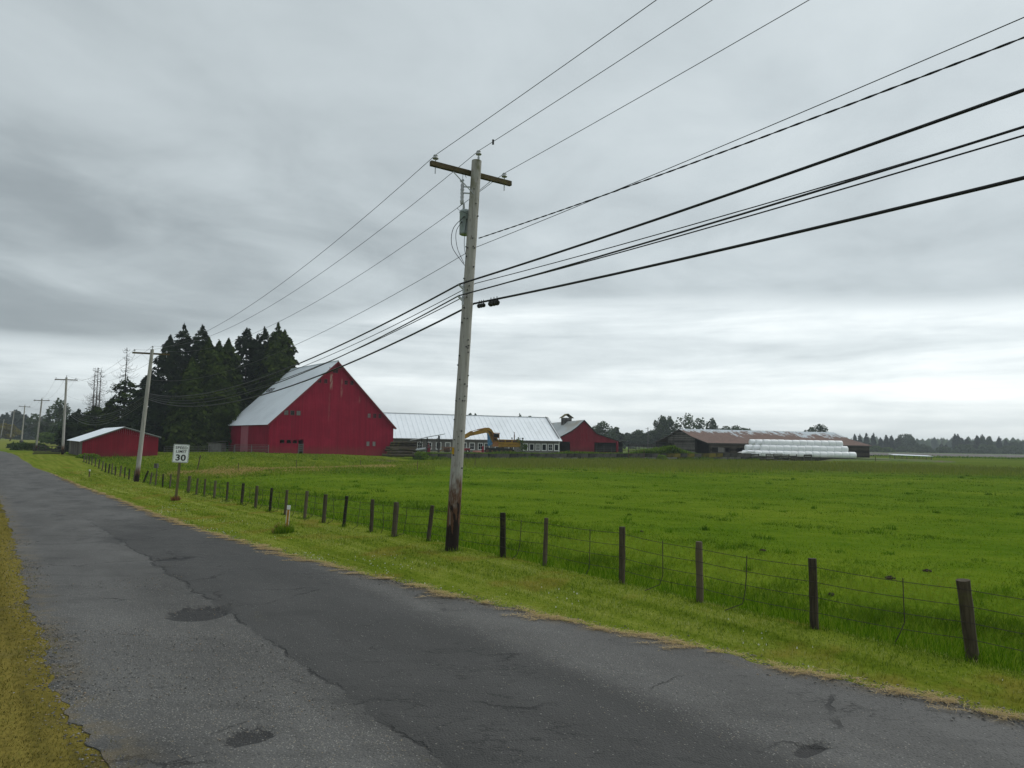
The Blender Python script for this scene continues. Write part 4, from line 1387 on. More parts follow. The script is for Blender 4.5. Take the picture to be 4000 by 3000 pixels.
ys = np.array([118.4, 119, 122, 130, 150, 190])
xs = np.linspace(-15.4, 76, 40)
yx, yy_ = np.meshgrid(xs, ys)
yz = np.where(yy_ < 118.6, wall_top(np.minimum(yx, 30)) - .25, np.where(yy_ < 121, np.minimum(wall_top(np.minimum(yx, 30)) - .1, 1.15), 1.0)) - .95 * sm(42, 52, yx) * (yy_ < 122)
yv = np.stack([yx, yy_ + .02 * (yx + 15) * (yy_ < 121), yz], -1).reshape(-1, 3)
a_ = np.arange(len(ys) - 1)[:, None] * len(xs) + np.arange(len(xs) - 1)[None]
yf = np.stack([a_, a_ + 1, a_ + len(xs) + 1, a_ + len(xs)], -1).reshape(-1, 4)
np_obj('farmyard', yv, yf, yard_m, kind='structure', smooth=True)

bw_t = thing('block_wall', 'low retaining wall of stained and lichened concrete blocks holding up the farmyard', 'wall', (WX0, 118, 0))
blk_me = []
for i in range(4):
    mb = MB()
    pts = [V(((i_ - .5) * 1.17, (j_ - .5) * .5, (k_ - .5) * .62)) for k_ in (0, 1) for i_, j_ in ((0, 0), (1, 0), (1, 1), (0, 1))]
    pts = [p_ + V((rnd.uniform(-.02, .02), rnd.uniform(-.03, .03), rnd.uniform(-.015, .015))) for p_ in pts]
    mb.hexa(pts)
    blk_me.append(mb)
blk_meshes = {k_: [m_.mesh('block', M[k_]) for m_ in blk_me] for k_ in ('block_dark', 'block_pale', 'block_yellow')}
for row in (0, 1):
    x = WX0 + (.55 if row else 0)
    while x < WX1:
        if row == 0:
            key = 'block_pale' if (rnd.random() < .30 and x > -4) or (22 < x < 32 and rnd.random() < .55) else 'block_dark'
        else:
            key = 'block_dark'
        if 25.5 < x < 35.5 and rnd.random() < (.6 if row else .4):
            key = 'block_yellow'
        elif row and 21 < x < 38 and rnd.random() < .3:
            key = 'block_yellow'
        o = bpy.data.objects.new('block', rnd.choice(blk_meshes[key]))
        o.location = (x - WX0, wall_y(x) - 118 + rnd.uniform(-.03, .03), wall_top(x) - (.31 if row else .94))
        o.rotation_euler = (0, 0, rnd.uniform(-.015, .015))
        put(o, bw_t)
        x += 1.185

# weeds on the wall, below it, and on the earth heap behind it
n_w = 26000
x_ = -15 + 56 * NR.random(n_w)
top_ = NR.random(n_w) < .6
y_ = np.where(top_, wall_y(x_) + .35 + 1.6 * NR.random(n_w), wall_y(x_) - .35 - 1.2 * NR.random(n_w) ** 1.5)
z_ = np.where(top_, np.minimum(wall_top(x_) + .0, 1.25), tz(x_, y_)) - .05
hh = np.where(top_, .12 + .22 * NR.random(n_w), .12 + .38 * NR.random(n_w)) * (1 + .7 * vnoise(x_, y_ * 2, .7))
blades('wall_weeds', x_, y_, z_, np.clip(hh, .05, 1), np.full(n_w, .09), .7, M['weed'], 'green weeds along the top and foot of the block wall')
n_w = 16000
x_ = NR.normal(26.8, 3.6, n_w)
y_ = 120.6 + 1.1 * NR.standard_normal(n_w)
ok_ = y_ > wall_y(x_) + .4
x_, y_ = x_[ok_], y_[ok_]
prof = (.55 * np.exp(-((x_ - 22.4) / 2.2) ** 2) + 1.0 * np.exp(-((x_ - 27.2) / 3.4) ** 2)) * (1 + .35 * vnoise(x_, y_, 1.5))
blades('weed_heap', x_, y_, .9 + prof * NR.random(len(x_)) ** .5 * 1.25, .25 + .25 * NR.random(len(x_)), np.full(len(x_), .11), 1.2, M['weed'], 'mound overgrown with green weeds behind the block wall')
hx = np.linspace(17, 37, 24)
hy = np.linspace(118.8, 123.5, 9)
hgx, hgy = np.meshgrid(hx, hy)
hz = .55 + 1.0 * np.exp(-((hgx - 26.6) / 4.4) ** 2) * np.sin(np.clip((hgy - 118.8) / 4.7, 0, 1) * PI) ** .6
a_ = np.arange(8)[:, None] * 24 + np.arange(23)[None]
np_obj('earth_bank', np.stack([hgx, hgy + .02 * (hgx + 15), hz], -1).reshape(-1, 3), np.stack([a_, a_ + 1, a_ + 25, a_ + 24], -1).reshape(-1, 4), yard_m, kind='structure', smooth=True)

# ------------------------------------------------------------------ utility poles
POLES = [(24.9, -16.5, 0, 24.9, -16.5, 13.2), (-1.45, 18.04, 0, -1.02, 18.04, 10.18), (-27.5, 52.65, -.62, -26.9, 52.65, 9.35), (-57.58, 91.69, .33, -57.73, 91.69, 10.35),
         (-88.99, 133.71, -.2, -88.54, 133.71, 9.65), (-126.4, 184.07, .45, -126.2, 184.07, 10.42), (-169.3, 240.88, .8, -168.6, 240.88, 10.87), (-225, 314, .7, -224, 314, 9.6)]
PL = ['', 'nearest weathered utility pole with transformer and dark creosoted foot beside the fence', 'second utility pole with black foot by the fence posts left of the speed sign',
      'third utility pole at the corner of the low red shed', 'fourth utility pole with dark lower half beside the round hedge', 'fifth utility pole with thin crossarm far down the road',
      'sixth utility pole against dark trees far down the road', 'last utility pole at the left edge of the view']
ND = V((NX, NY, 0))
pole_objs = []
TIPS = {}


def pole(i):
    bx, by, bz, tx, ty, tz_ = POLES[i]
    base, top = V((bx, by, bz)), V((tx, ty, tz_))
    d = (top - base)
    L = d.length
    ax = d.normalized()
    t = thing('utility_pole', PL[i], 'utility pole', base, 0, 'utility poles along the road')
    far = i > 1
    r0, r1 = (.165, .125) if not far else (.17, .12)
    mb = MB()
    k = 26 if not far else 8
    pts = [ax * (L * j / k) for j in range(k + 1)]
    pts[0] = -ax * .3
    rad = [r0 + (r1 - r0) * j / k + (rnd.uniform(-.004, .004) if not far else 0) for j in range(k + 1)]
    mb.tube(pts, rad, 20 if not far else 9)
    mb.build('shaft', M['pole_far' if far else 'pole'], t)
    # crossarm across the line, a little off level, bolted to the near face
    ac = ax * (L - .30) - V((DX, DY, 0)) * .0 + V((-DX, -DY, 0)) * (-.17)
    tilt = .03 if i != 5 else -.03
    arm_d = (ND + V((0, 0, tilt))).normalized()
    mb = MB()
    mb.bar(ac - arm_d * 1.27, ac + arm_d * 1.27, .10, .125)
    arm = mb.build('crossarm', M['arm'], t)
    ins = []
    for sgn, off in ((-1, 1.13), (1, 1.05)):
        ins.append(ac + arm_d * (sgn * off) + V((0, 0, .06)))
    ins.append(ax * L + V((.05, -.06, .06)))
    for q, p in enumerate(ins):
        mb = MB()
        mb.lathe([(.012, .0), (.012, .09), (.075, .085), (.08, .10), (.055, .13), (.05, .15), (.062, .16), (.05, .185), (.02, .20)], 12, p)
        io = mb.build('insulator', M['insul'], t)
        pn = MB()
        if q < 2:
            pn.cyl(p + V((0, 0, -.30)), p + V((0, 0, .02)), .013, 6)
        else:
            pn.bar(p + V((0, .0, -.42)), p + V((0, 0, .03)), .055, .03)
        pn.build('pin', M['steel'], io)
    br = MB()
    for sgn in (-1, 1):
        br.bar(ac + arm_d * (sgn * .62) + V((0, 0, -.05)), ax * (L - .95) + V((0, -.12, 0)), .04, .012)
    br.build('arm_braces', M['steel'], t, kind='stuff')
    TIPS[i] = [base + p + V((0, 0, .19)) for p in ins]
    pole_objs.append(t)
    return t, base, ax, L


P1T, P1B, P1A, P1L = pole(1)
for i in range(2, 8):
    pole(i)


def on1(h, off=(0, 0, 0)):
    return P1A * h + V(off)


# hardware of the nearest pole: bolts and climbing stubs, tag, fuse cutout, brackets
mb = MB()
for _ in range(46):
    hgt = rnd.uniform(2.0, 9.6)
    an = rnd.uniform(-2.7, -.4)
    rr_ = .165 - .04 * hgt / P1L
    c = on1(hgt) + V((math.cos(an) * rr_, math.sin(an) * rr_, 0))
    mb.cyl(c, c + V((math.cos(an), math.sin(an), 0)) * .025, rnd.uniform(.012, .022), 6)
mb.build('bolt_heads', M['dark_steel'], P1T, kind='stuff')
MB().box(on1(2.62, (-.115, -.125, 0)), (.07, .012, .17), Matrix.Rotation(-.7, 3, 'Z')).build('tag', M['yellow_bright'], P1T, label='small yellow tag')
mb = MB()
for i in range(14):
    mb.cyl(on1(.2 + i * .55, (-.155 + .004 * i, -.03, 0)), on1(.2 + (i + 1) * .55, (-.155 + .004 * (i + 1), -.03, 0)), .006, 5)
mb.build('ground_wire', M['wire'], P1T)
cut = MB()
cc = on1(P1L - .80, (-.33, .05, 0))
cut.lathe([(.02, -.36), (.045, -.34), (.055, -.25), (.038, -.23), (.055, -.15), (.038, -.13), (.055, -.05), (.038, -.03), (.055, .05), (.038, .07), (.05, .16), (.03, .2), (.015, .28)], 10, cc)
cuo = cut.build('fuse_cutout', M['insul'], P1T)
b_ = MB()
for zz in (-.05, .12):
    b_.bar(cc + V((.03, 0, zz)), on1(P1L - .80 + zz - .03, (-.05, 0, 0)), .03, .03)
b_.bar(cc + V((-.06, 0, .26)), cc + V((.04, 0, .3)), .03, .05)
b_.build('cutout_bracket', M['steel'], cuo)
# grey transformer can
TB = P1B + on1(8.28)
tr = thing('transformer', 'grey cylindrical transformer can hung on the nearest pole', 'transformer', TB + V((-.20, .27, 0)))
MB().lathe([(.12, .0), (.15, .015), (.155, .05), (.155, .58), (.165, .59), (.165, .62), (.14, .66), (.05, .68)], 20).build('tank', M['can'], tr)
b_ = MB()
b_.cyl((-.05, 0, .7), (-.05, 0, .86), .035, 8, .025)
b_.build('bushing', M['insul'], tr)
for zz, xx in ((.44, -.02), (.30, -.08), (.37, .05)):
    b_ = MB()
    b_.cyl((xx, -.16, zz), (xx, -.22, zz - .02), .02, 6)
    b_.build('terminal', M['dark_steel'], tr)
b_ = MB()
for zz in (.12, .5):
    b_.bar((.1, -.05, zz), (.25, -.12, zz), .08, .05)
b_.build('hanger', M['steel'], tr)


def curve(name, pts, r, mat, label=None, cat=None, n=6, parent=None, group=None, steps=14):
    """smooth lead through control points"""
    P = [V(p) for p in pts]
    out = []
    for i in range(len(P) - 1):
        a, b = P[i], P[i + 1]
        m0 = (P[i + 1] - P[i - 1]) / 2 if i else b - a
        m1 = (P[i + 2] - P[i]) / 2 if i + 2 < len(P) else b - a
        for k in range(steps):
            t = k / steps
            h = (2 * t ** 3 - 3 * t * t + 1, t ** 3 - 2 * t * t + t, -2 * t ** 3 + 3 * t * t, t ** 3 - t * t)
            out.append(a * h[0] + m0 * h[1] + b * h[2] + m1 * h[3])
    out.append(P[-1])
    o = MB().tube(out, r, n).build(name, mat, parent)
    return tag(o, label, cat, group)


curve('lead', [(-.04, -.2, .42), (-.30, -.2, .1), (-.32, -.18, -.35), (-.06, -.15, -.75), (.12, -.12, -.95)], .009, M['cable'], parent=tr)
curve('lead', [(-.08, -.2, .3), (-.22, -.2, .02), (-.18, -.2, -.4), (.0, -.16, -.8)], .008, M['cable'], parent=tr)
curve('lead', [(.05, -.2, .35), (-.0, -.2, -.1), (.02, -.18, -.5), (.14, -.12, -.8)], .007, M['cable'], parent=tr)
curve('lead', [cc - V((.02, 0, .36)), cc + V((-.1, -.05, -.5)), cc + V((.15, -.06, -.62)), on1(P1L - 1.5, (-.1, -.1, 0))], .006, M['wire'], parent=cuo)
curve('lead', [cc + V((.0, 0, .28)), cc + V((.02, .0, .5)), on1(P1L - .42, (-.25, .1, 0))], .006, M['wire'], parent=cuo)

# ------------------------------------------------------------------ lines between the poles: each conductor is one thing


def span(a, b, sag, k=26):
    return [a + (b - a) * t - UP * (4 * sag * t * (1 - t)) for t in (i / k for i in range(k))]


def line(name, label, cat, pts, sags, r, mat, n=5, group='overhead lines', twist=0.0):
    out = []
    for (a, b), s_ in zip(zip(pts, pts[1:]), sags):
        out += span(V(a), V(b), s_)
    out.append(V(pts[-1]))
    mb = MB()
    if twist:
        for ph_ in (0, PI):
            q, dist = [], 0
            fine_ = []
            for a, b in zip(out, out[1:]):
                m_ = max(1, int((b - a).length / .10))
                fine_ += [a + (b - a) * (j / m_) for j in range(m_)]
            for i, p in enumerate(fine_):
                g = i * .10 / .55 * 2 * PI + ph_
                q.append(p + V((NX, NY, 0)) * (twist * math.cos(g)) + UP * (twist * math.sin(g)))
            mb.tube(q, r, 4)
    else:
        mb.tube(out, r, n)
    o = mb.build(name, mat)
    return tag(o, label, cat, group)


def p0(off, z):
    return V((24.9 + NX * off, -16.5 + NY * off, z))


def onp(i, z, off=.15):
    b = POLES[i]
    f_ = (z - b[2]) / (b[5] - b[2])
    return V((b[0] + (b[3] - b[0]) * f_ + NX * off, b[1] + (b[4] - b[1]) * f_ + NY * off, z))


for j, (lab, off, z0) in enumerate((('primary wire on the road side insulators of the crossarms', -1.1, 14.0), ('primary wire on the field side insulators of the crossarms', 1.05, 13.75), ('primary wire running over the pole tops', .0, 14.15))):
    line('power_line', 'uppermost thin bare ' + lab, 'power line', [p0(off, z0)] + [TIPS[i][j] for i in range(1, 8)], [.5, 1.5, 1.3, 1.3, 1.4, 1.5, 1.6], .0075, M['wire'])
line('neutral_wire', 'thin bare neutral wire tied to the poles below the transformer', 'power line', [p0(.3, 10.6), onp(1, 7.9), onp(2, 7.1), onp(3, 8.0), onp(4, 7.3), onp(5, 8), onp(6, 8.2), onp(7, 7.2)], [.5, 1.2, 1.1, 1.2, 1.2, 1.2, 1.2], .0075, M['wire'])
line('service_cable', 'twisted service cable running right from the nearest pole above the thick cables', 'cable', [p0(.3, 10.27), onp(1, 8.12)], [.9], .009, M['cable'], twist=.008)
CG = 'communication cables below the power lines'
c2_, c3_ = [onp(2, z) for z in (6.05, 5.95, 5.85, 5.75, 5.62)], [onp(3, z) for z in (6.55, 6.45, 6.3, 6.2, 6.0)]
c4_ = [onp(4, z) for z in (6.1, 6.0, 5.9, 5.8, 5.6)]
c5_ = [onp(5, z) for z in (6.6, 6.5, 6.4, 6.3, 6.1)]
for j, (lab, z0, z1, off, sg, r) in enumerate((
        ('thick black communication cable, uppermost of the bundle', 9.72, 6.86, -.28, .7, .023),
        ('thin dark cable just under the uppermost thick cable', 8.57, 6.95, .2, .7, .010),
        ('thin dark cable in the middle of the cable bundle', 8.72, 6.75, .2, .7, .012),
        ('medium black cable third from the top of the bundle', 8.90, 6.56, -.28, .7, .017),
        ('thick black communication cable, lowest of the bundle', 7.65, 6.42, .2, .7, .026))):
    line('communication_cable', lab, 'cable', [p0(off, z0), onp(1, z1, off), c2_[j], c3_[j], c4_[j], c5_[j]], [sg, 1.15 + .06 * j, 1.45 + .1 * j, 1.5, 1.3], r, M['cable'], 6, CG)
# brackets and splice cases on the nearest pole
br = MB()
for h_, off in ((6.86, -.28), (6.56, -.28)):
    br.bar(on1(h_, (NX * -.30, NY * -.30, .0)), on1(h_ - .05, (NX * -.08, NY * -.08, -.1)), .035, .05)
    br.bar(on1(h_ - .1, (NX * -.15, NY * -.15, -.12)), on1(h_ - .1, (NX * -.15, NY * -.15, .12)), .05, .03)
br.build('cable_brackets', M['steel'], P1T, kind='stuff')


def splice(f0, f1, r, label):
    a, b = onp(1, 6.42, .2), p0(.2, 7.65)

    def q(f):
        return a + (b - a) * f - UP * (2.8 * f * (1 - f) + .09)
    t = thing('splice_case', label, 'splice case', q((f0 + f1) / 2))
    c = q((f0 + f1) / 2)
    pts = [q(f0) - c, q(f0 + (f1 - f0) * .12) - c, q(f1 - (f1 - f0) * .12) - c, q(f1) - c]
    MB().tube(pts, [r * .45, r, r, r * .45], 10).build('case', M['rubber'], t)
    b_ = MB()
    for g_ in (.2, .5, .8):
        m_ = q(f0 + (f1 - f0) * g_) - c
        b_.tube([m_ - V((.012, -.016, 0)), m_ + V((.012, -.016, 0))], r * 1.12, 10)
        b_.bar(m_ + V((0, 0, r)), m_ + V((0, 0, r + .09)), .02, .02)
    b_.build('clamp_bands', M['dark_steel'], t, kind='stuff')


splice(.004, .0115, .05, 'short black splice case hanging on the lowest cable nearest the pole')
splice(.0155, .0255, .065, 'long black splice case hanging on the lowest cable further right')
MB().box(p0(0, 14.15).lerp(TIPS[1][2], .985) + V((0, 0, -.04)), (.05, .05, .12)).build('line_clamp', M['dark_steel'], None, label='small dark clamp hanging on the top wire just right of the nearest pole', cat='clamp')

# ------------------------------------------------------------------ barbed wire fence along the verge
FP = [(88.5, 10.0, .95), (86.5, 10.0, .9), (84.6, 10.0, .95), (82.4, 10.0, .9), (80.3, 10.05, .9), (76.8, 9.9, .95), (73.05, 9.7, .95), (70.7, 9.65, .9), (69.3, 9.7, .9), (67.9, 9.75, 1.0), (66.5, 9.8, .8), (64.9, 9.9, .97), (62.8, 9.9, .95), (61.3, 9.95, .9), (60.0, 10.1, .85),
      (57.1, 10.17, .95), (54.3, 10.14, .9), (52.8, 10.2, .88), (49.8, 10.05, .92), (48.3, 10.16, .95), (42.6, 9.9, 1.0), (40.4, 9.8, .95), (39.0, 9.85, .97), (37.1, 9.85, .95), (34.6, 9.75, .98), (32.2, 9.7, 1.02), (30.1, 9.65, 1.0), (28.2, 9.6, 1.0),
      (26.5, 9.6, 1.0), (24.7, 9.65, 1.05), (23.0, 9.65, 1.02), (21.5, 9.7, 1.05), (19.7, 9.78, 1.05), (18.4, 9.85, 1.05), (17.1, 10.2, 1.05), (13.8, 10.33, 1.13), (12.46, 10.5, 1.13), (10.03, 10.46, 1.18), (8.1, 10.4, 1.12), (5.95, 10.37, 1.12), (4.03, 11.0, 1.10), (1.0, 11.0, 1.1)]
FW = {42.6: 1.5, 18.4: 1.3, 4.03: 1.45, 13.8: 1.25, 30.1: 1.1, 57.1: 1.15}
FL = {57.1: (.38, 0), 54.3: (.10, 0), 42.6: (.05, .02), 26.5: (.05, 0), 24.7: (.06, .02), 21.5: (.08, .0), 18.4: (.05, .03), 17.1: (.11, .03), 19.7: (.02, 0), 4.03: (-.13, -.04), 12.46: (.03, .02), 13.8: (-.02, 0), 8.1: (-.01, 0), 32.2: (.06, 0), 40.4: (.06, 0)}
f0 = rp(*FP[-1][:2])
fence = thing('wire_fence', 'barbed wire fence on uneven wooden posts between the mown verge and the green field', 'fence', f0)
tops_ = []
for s_, n_, h_ in FP:
    b = rp(s_, n_, -.06)
    lx, ly = FL.get(s_, (rnd.uniform(.0, .07) if s_ > 14 else rnd.uniform(-.01, .02), rnd.uniform(-.03, .03)))
    r_ = .058 * FW.get(s_, rnd.uniform(.85, 1.15))
    k = 7
    mb = MB()
    pts = [V((lx * j / k + rnd.uniform(-.004, .004), ly * j / k, (h_ + .12) * j / k)) for j in range(k + 1)]
    mb.tube(pts, [r_ * rnd.uniform(.94, 1.05) for _ in range(k + 1)], 9, smooth=False)
    # split top
    o = mb.build('fence_post', M['post'], fence, loc=b - f0)
    tops_.append((b, V((lx, ly, h_ + .12)), r_, h_))
for wi, fr in enumerate((.90, .70, .50, .30)):
    mb = MB()
    pts = []
    for (b, d, r_, h_) in tops_:
        f_ = (h_ * fr + .12) / (h_ + .12)
        pts.append(b + d * f_ + V((NX, NY, 0)) * (-r_ - .004) - f0)
    path = []
    for a, b in zip(pts, pts[1:]):
        for j in range(6):
            path.append(a + (b - a) * (j / 6) - UP * (.10 * (j / 6) * (1 - j / 6)))
    path.append(pts[-1])
    mb.tube(path, .0045, 4, cap=False)
    for a, b in zip(path, path[1:]):
        if (a + f0).length > 34:
            continue
        L_ = (b - a).length
        for j in range(int(L_ / .13)):
            c = a + (b - a) * ((j + .5) * .13 / L_)
            for _ in (0, 1):
                dv = V((rnd.uniform(-1, 1), rnd.uniform(-1, 1), rnd.uniform(-1, 1))).normalized() * .017
                mb.add([c - dv, c + V((0, 0, .005)), c + dv, c - V((0, 0, .005))], [(0, 1, 2, 3)])
    mb.build('barbed_wire', M['barbed'], fence)
for (b, d, r_, h_), (b2, d2, r2, h2) in zip(tops_, tops_[1:]):
    if b.length > 46 or (b2 - b).length < 1.2:
        continue
    for f_ in ((.5,) if (b2 - b).length < 2.6 else (.45,)):
        c = b + (b2 - b) * (f_ + rnd.uniform(-.12, .12)) - f0
        hh = (h_ + h2) / 2
        k1 = rnd.uniform(-.06, .06)
        pts = [c + UP * (hh * .9 + .12), c + UP * (hh * .6 + .12) + V((k1 * .3, 0, 0)), c + UP * (hh * .35 + .12) + V((k1, 0, 0)), c + UP * (hh * .2 + .12) + V((k1 - .10 * rnd.random(), 0, 0)), c + UP * (hh * .10 + .12) + V((k1 - .05 - .3 * rnd.random(), 0, 0))]
        MB().tube(pts, .0075, 4).build('wire_stay', M['barbed'], fence)
# uncut grass standing round each post and the pole foot
X_, Y_ = [], []
for (b, d, r_, h_) in tops_ + [(V((-1.45, 18.04, 0)), None, .2, 0), (V((-1.45, 18.04, 0)), None, .2, 0)]:
    k_ = 60 if b.length < 50 else 25
    a_ = NR.random(k_) * 2 * PI
    q_ = r_ + .01 + .13 * NR.random(k_) ** 1.5
    X_.append(b.x + q_ * np.cos(a_))
    Y_.append(b.y + q_ * np.sin(a_))
x_, y_ = np.concatenate(X_), np.concatenate(Y_)
blades('post_grass', x_, y_, tz(x_, y_) + .04, .08 + .17 * NR.random(len(x_)), np.maximum(.008, .0009 * np.hypot(x_, y_)), .5, M['blade_tall'], 'uncut grass standing round the fence posts and the pole foot')
# mailbox-like box on a stick at the fence
bx = rp(52.8, 10.25)
MB().cyl((0, 0, .8), (0, 0, 1.45), .03, 6).box((-.06, 0, 1.45), (.22, .2, .3)).build('marker_box', M['greywood'], None, label='small grey box on a stick above a fence post near the second pole', cat='box', loc=bx)

# ------------------------------------------------------------------ speed limit sign
sb = V((-16.09, 34.52, -.27))
sgn = thing('speed_limit_sign', 'white SPEED LIMIT 30 sign with black border on a slightly leaning wooden post', 'road sign', sb, R(36))
LEAN = Matrix.Rotation(R(2.8), 4, 'Y')
mb = MB()
mb.bar((0, 0, -.2), (0, 0, 2.62), .10, .10, (0, 1, 0))
o = mb.build('post', M['stake'], sgn)
o.matrix_local = LEAN
SW, SH, SZ = .72, .88, 2.34


def rrect(w_, h_, r, k=5):
    out = []
    for cx, cy, a0_ in ((w_ / 2 - r, h_ / 2 - r, 0), (-w_ / 2 + r, h_ / 2 - r, 90), (-w_ / 2 + r, -h_ / 2 + r, 180), (w_ / 2 - r, -h_ / 2 + r, 270)):
        for i in range(k + 1):
            a = R(a0_ + 90 * i / k)
            out.append((cx + r * math.cos(a), cy + r * math.sin(a)))
    return out


mb = MB()
mb.prism(rrect(SW, SH, .05), .004, lambda p, t: V((p[0], -.056 - t, SZ + p[1])))
o = mb.build('panel', M['sign'], sgn)
o.matrix_local = LEAN
outer, inner = rrect(SW - .03, SH - .03, .045), rrect(SW - .065, SH - .065, .032)
mb = MB()
k = len(outer)
vs = [V((p[0], -.0615, SZ + p[1])) for p in outer + inner] + [V((p[0], -.0595, SZ + p[1])) for p in outer + inner]
mb.add(vs, [(i, (i + 1) % k, k + (i + 1) % k, k + i) for i in range(k)])
o = mb.build('border', M['ink'], sgn)
o.matrix_local = LEAN


def text(body, size, x, z, y, mat, parent, mtx, bold=.0, sx=1.0, name='lettering'):
    c = bpy.data.curves.new(name, 'FONT')
    c.body = body
    c.size = size
    c.align_x = 'CENTER'
    c.offset = bold
    c.extrude = .001
    c.space_character = 1.06
    tmp = bpy.data.objects.new(name, c)
    COL.objects.link(tmp)
    dg = bpy.context.evaluated_depsgraph_get()
    me = bpy.data.meshes.new_from_object(tmp.evaluated_get(dg))
    bpy.data.objects.remove(tmp)
    me.transform(Matrix.Translation((x, y, z)) @ Matrix.Rotation(PI / 2, 4, 'X') @ Matrix.Diagonal((sx, 1, 1, 1)))
    me.materials.clear()
    me.materials.append(mat)
    o_ = bpy.data.objects.new(name, me)
    put(o_, parent)
    o_.matrix_local = mtx
    return o_


text('SPEED', .178, 0, SZ + .215, -.064, M['ink'], sgn, LEAN, .003, 1.08)
text('LIMIT', .178, 0, SZ + .033, -.064, M['ink'], sgn, LEAN, .003, 1.08)
text('30', .40, 0, SZ - .34, -.064, M['ink'], sgn, LEAN, .011, 1.15)
mb = MB()
for zz in (.38, -.40):
    mb.cyl((0, -.06, SZ + zz), (0, -.072, SZ + zz), .012, 8)
o = mb.build('sign_bolts', M['steel'], sgn, kind='stuff')
o.matrix_local = LEAN


def tuft(name, label, cat, s_, n_, r, h_, mat, k=500, hfun=None):
    b = rp(s_, n_)
    a = NR.random(k) * 2 * PI
    q = r * np.sqrt(NR.random(k))
    x_, y_ = b.x + q * np.cos(a), b.y + q * np.sin(a)
    o_ = blades(name, x_, y_, tz(x_, y_) + .02, h_ * (.5 + .6 * NR.random(k)), np.full(k, max(.009, .0009 * b.length)), .5, mat, label, kind=None)
    o_['category'] = cat
    return o_


tuft('grass_tuft', 'reddish dry tuft at the foot of the speed limit sign post', 'grass tuft', 37.1, 8.1, .18, .26, M['blade_red'], 220)
tuft('grass_tuft', 'reddish bushy tuft of sorrel beside the amber road marker', 'grass tuft', 21.6, 7.75, .26, .32, M['blade_red'], 130)
tuft('grass_tuft', 'green grassy clump at the foot of the amber road marker', 'grass tuft', 21.4, 7.75, .28, .26, M['blade_tall'], 700)

# ------------------------------------------------------------------ amber roadside marker with white cap
mkb = rp(22.92, 8.39)
mk = thing('road_marker', 'slim amber roadside marker post with white reflector cap in the verge', 'marker post', mkb)
LM = Matrix.Rotation(R(2.5), 4, 'Y')
o = MB().box((0, 0, .28), (.095, .02, .70)).build('post', M['amber'], mk)
o.matrix_local = LM
o = MB().box((0, 0, .70), (.105, .035, .13)).build('reflector_cap', M['white'], mk)
o.matrix_local = LM
o = MB().box((-.045, -.014, .30), (.012, .012, .62)).box((.045, -.014, .30), (.012, .012, .62)).build('white_edge', M['sign'], mk)
o.matrix_local = LM
mk2b = rp(66, 7.9)
mk2 = thing('road_marker', 'small pale marker post in the verge far along the road', 'marker post', mk2b)
MB().box((0, 0, .25), (.10, .03, .6)).build('post', M['stake'], mk2)
MB().box((0, 0, .60), (.11, .04, .14)).build('reflector_cap', M['white'], mk2)

# ------------------------------------------------------------------ white wrapped bales
bale_me = []
for i in range(5):
    mb = MB()
    r0, hl = .61, .63
    prof = [(-hl - .06, .0), (-hl - .055, .36), (-hl - .02, .53), (-hl + .045, .592), (-hl + .16, r0), (0, r0 + rnd.uniform(.0, .02)), (hl - .16, r0), (hl - .045, .592), (hl + .02, .53), (hl + .055, .36), (hl + .06, .0)]
    n = 18
    vs = []
    for x, q in prof:
        for j in range(n):
            a = 2 * PI * j / n
            rr_ = q * (1 + rnd.uniform(-.014, .014))
            vs.append((x + rnd.uniform(-.008, .008), rr_ * math.cos(a), rr_ * math.sin(a) * .97))
    mb.add(vs, [(a_ * n + j, a_ * n + (j + 1) % n, (a_ + 1) * n + (j + 1) % n, (a_ + 1) * n + j) for a_ in range(len(prof) - 1) for j in range(n)], True)
    bale_me.append(mb.mesh('bale', M['wrap']))
ORD = ['first', 'second', 'third', 'fourth', 'fifth', 'sixth', 'seventh', 'eighth', 'ninth', 'tenth', 'eleventh', 'twelfth', 'thirteenth', 'fourteenth', 'fifteenth', 'sixteenth']
B0 = V((42.2, 128.4, 1.0))
bd = V((1, -.02, 0)).normalized()


def bale(x, depth, z, label):
    o = bpy.data.objects.new('wrapped_bale', rnd.choice(bale_me))
    o.location = V((x, 128.4 - .02 * (x - 42) + depth + rnd.uniform(-.05, .05), z + rnd.uniform(-.02, .02)))
    o.rotation_euler = (rnd.uniform(0, 6), 0, rnd.uniform(-.03, .03))
    o.scale = (rnd.uniform(.97, 1.04), 1, 1)
    put(o)
    tag(o, label, 'bale', 'white wrapped bales stacked before the rusty roof shed')


for row, (x0, k, z, dp, nm) in enumerate(((44.4, 14, 1.62, 0, 'bottom'), (45.9, 12, 2.62, .62, 'middle'), (46.5, 11, 3.62, 1.24, 'top'))):
    for i in range(k):
        bale(x0 + 1.29 * i, dp, z, '%s white bale from the left in the %s row of the stack near face' % (ORD[i], nm))
for x, dp, z, lab in ((43.6, 1.3, 1.62, 'white bale on the ground set back at the left end of the stack'), (43.2, 2.6, 1.62, 'white bale on the ground furthest back at the left end of the stack'),
                      (44.9, 1.95, 2.62, 'middle row white bale set back behind the near face at the left end'), (43.9, 3.2, 2.62, 'middle row white bale furthest back at the left end'),
                      (45.6, 2.5, 3.62, 'top row white bale set back behind the near face at the left end'), (44.9, 3.8, 3.62, 'top row white bale furthest back at the left end')):
    bale(x, dp, z, lab)
mb = MB()
mb.prism([(39.2, 1.85), (41.6, 1.80), (41.4, 2.0), (40.3, 2.06)], 2.5, lambda p, t: V((p[0], 121 + t, p[1])))
tag(mb.build('silage_sheet', M['white']), 'flat white sheet lying on the wall end left of the bales', 'sheet')
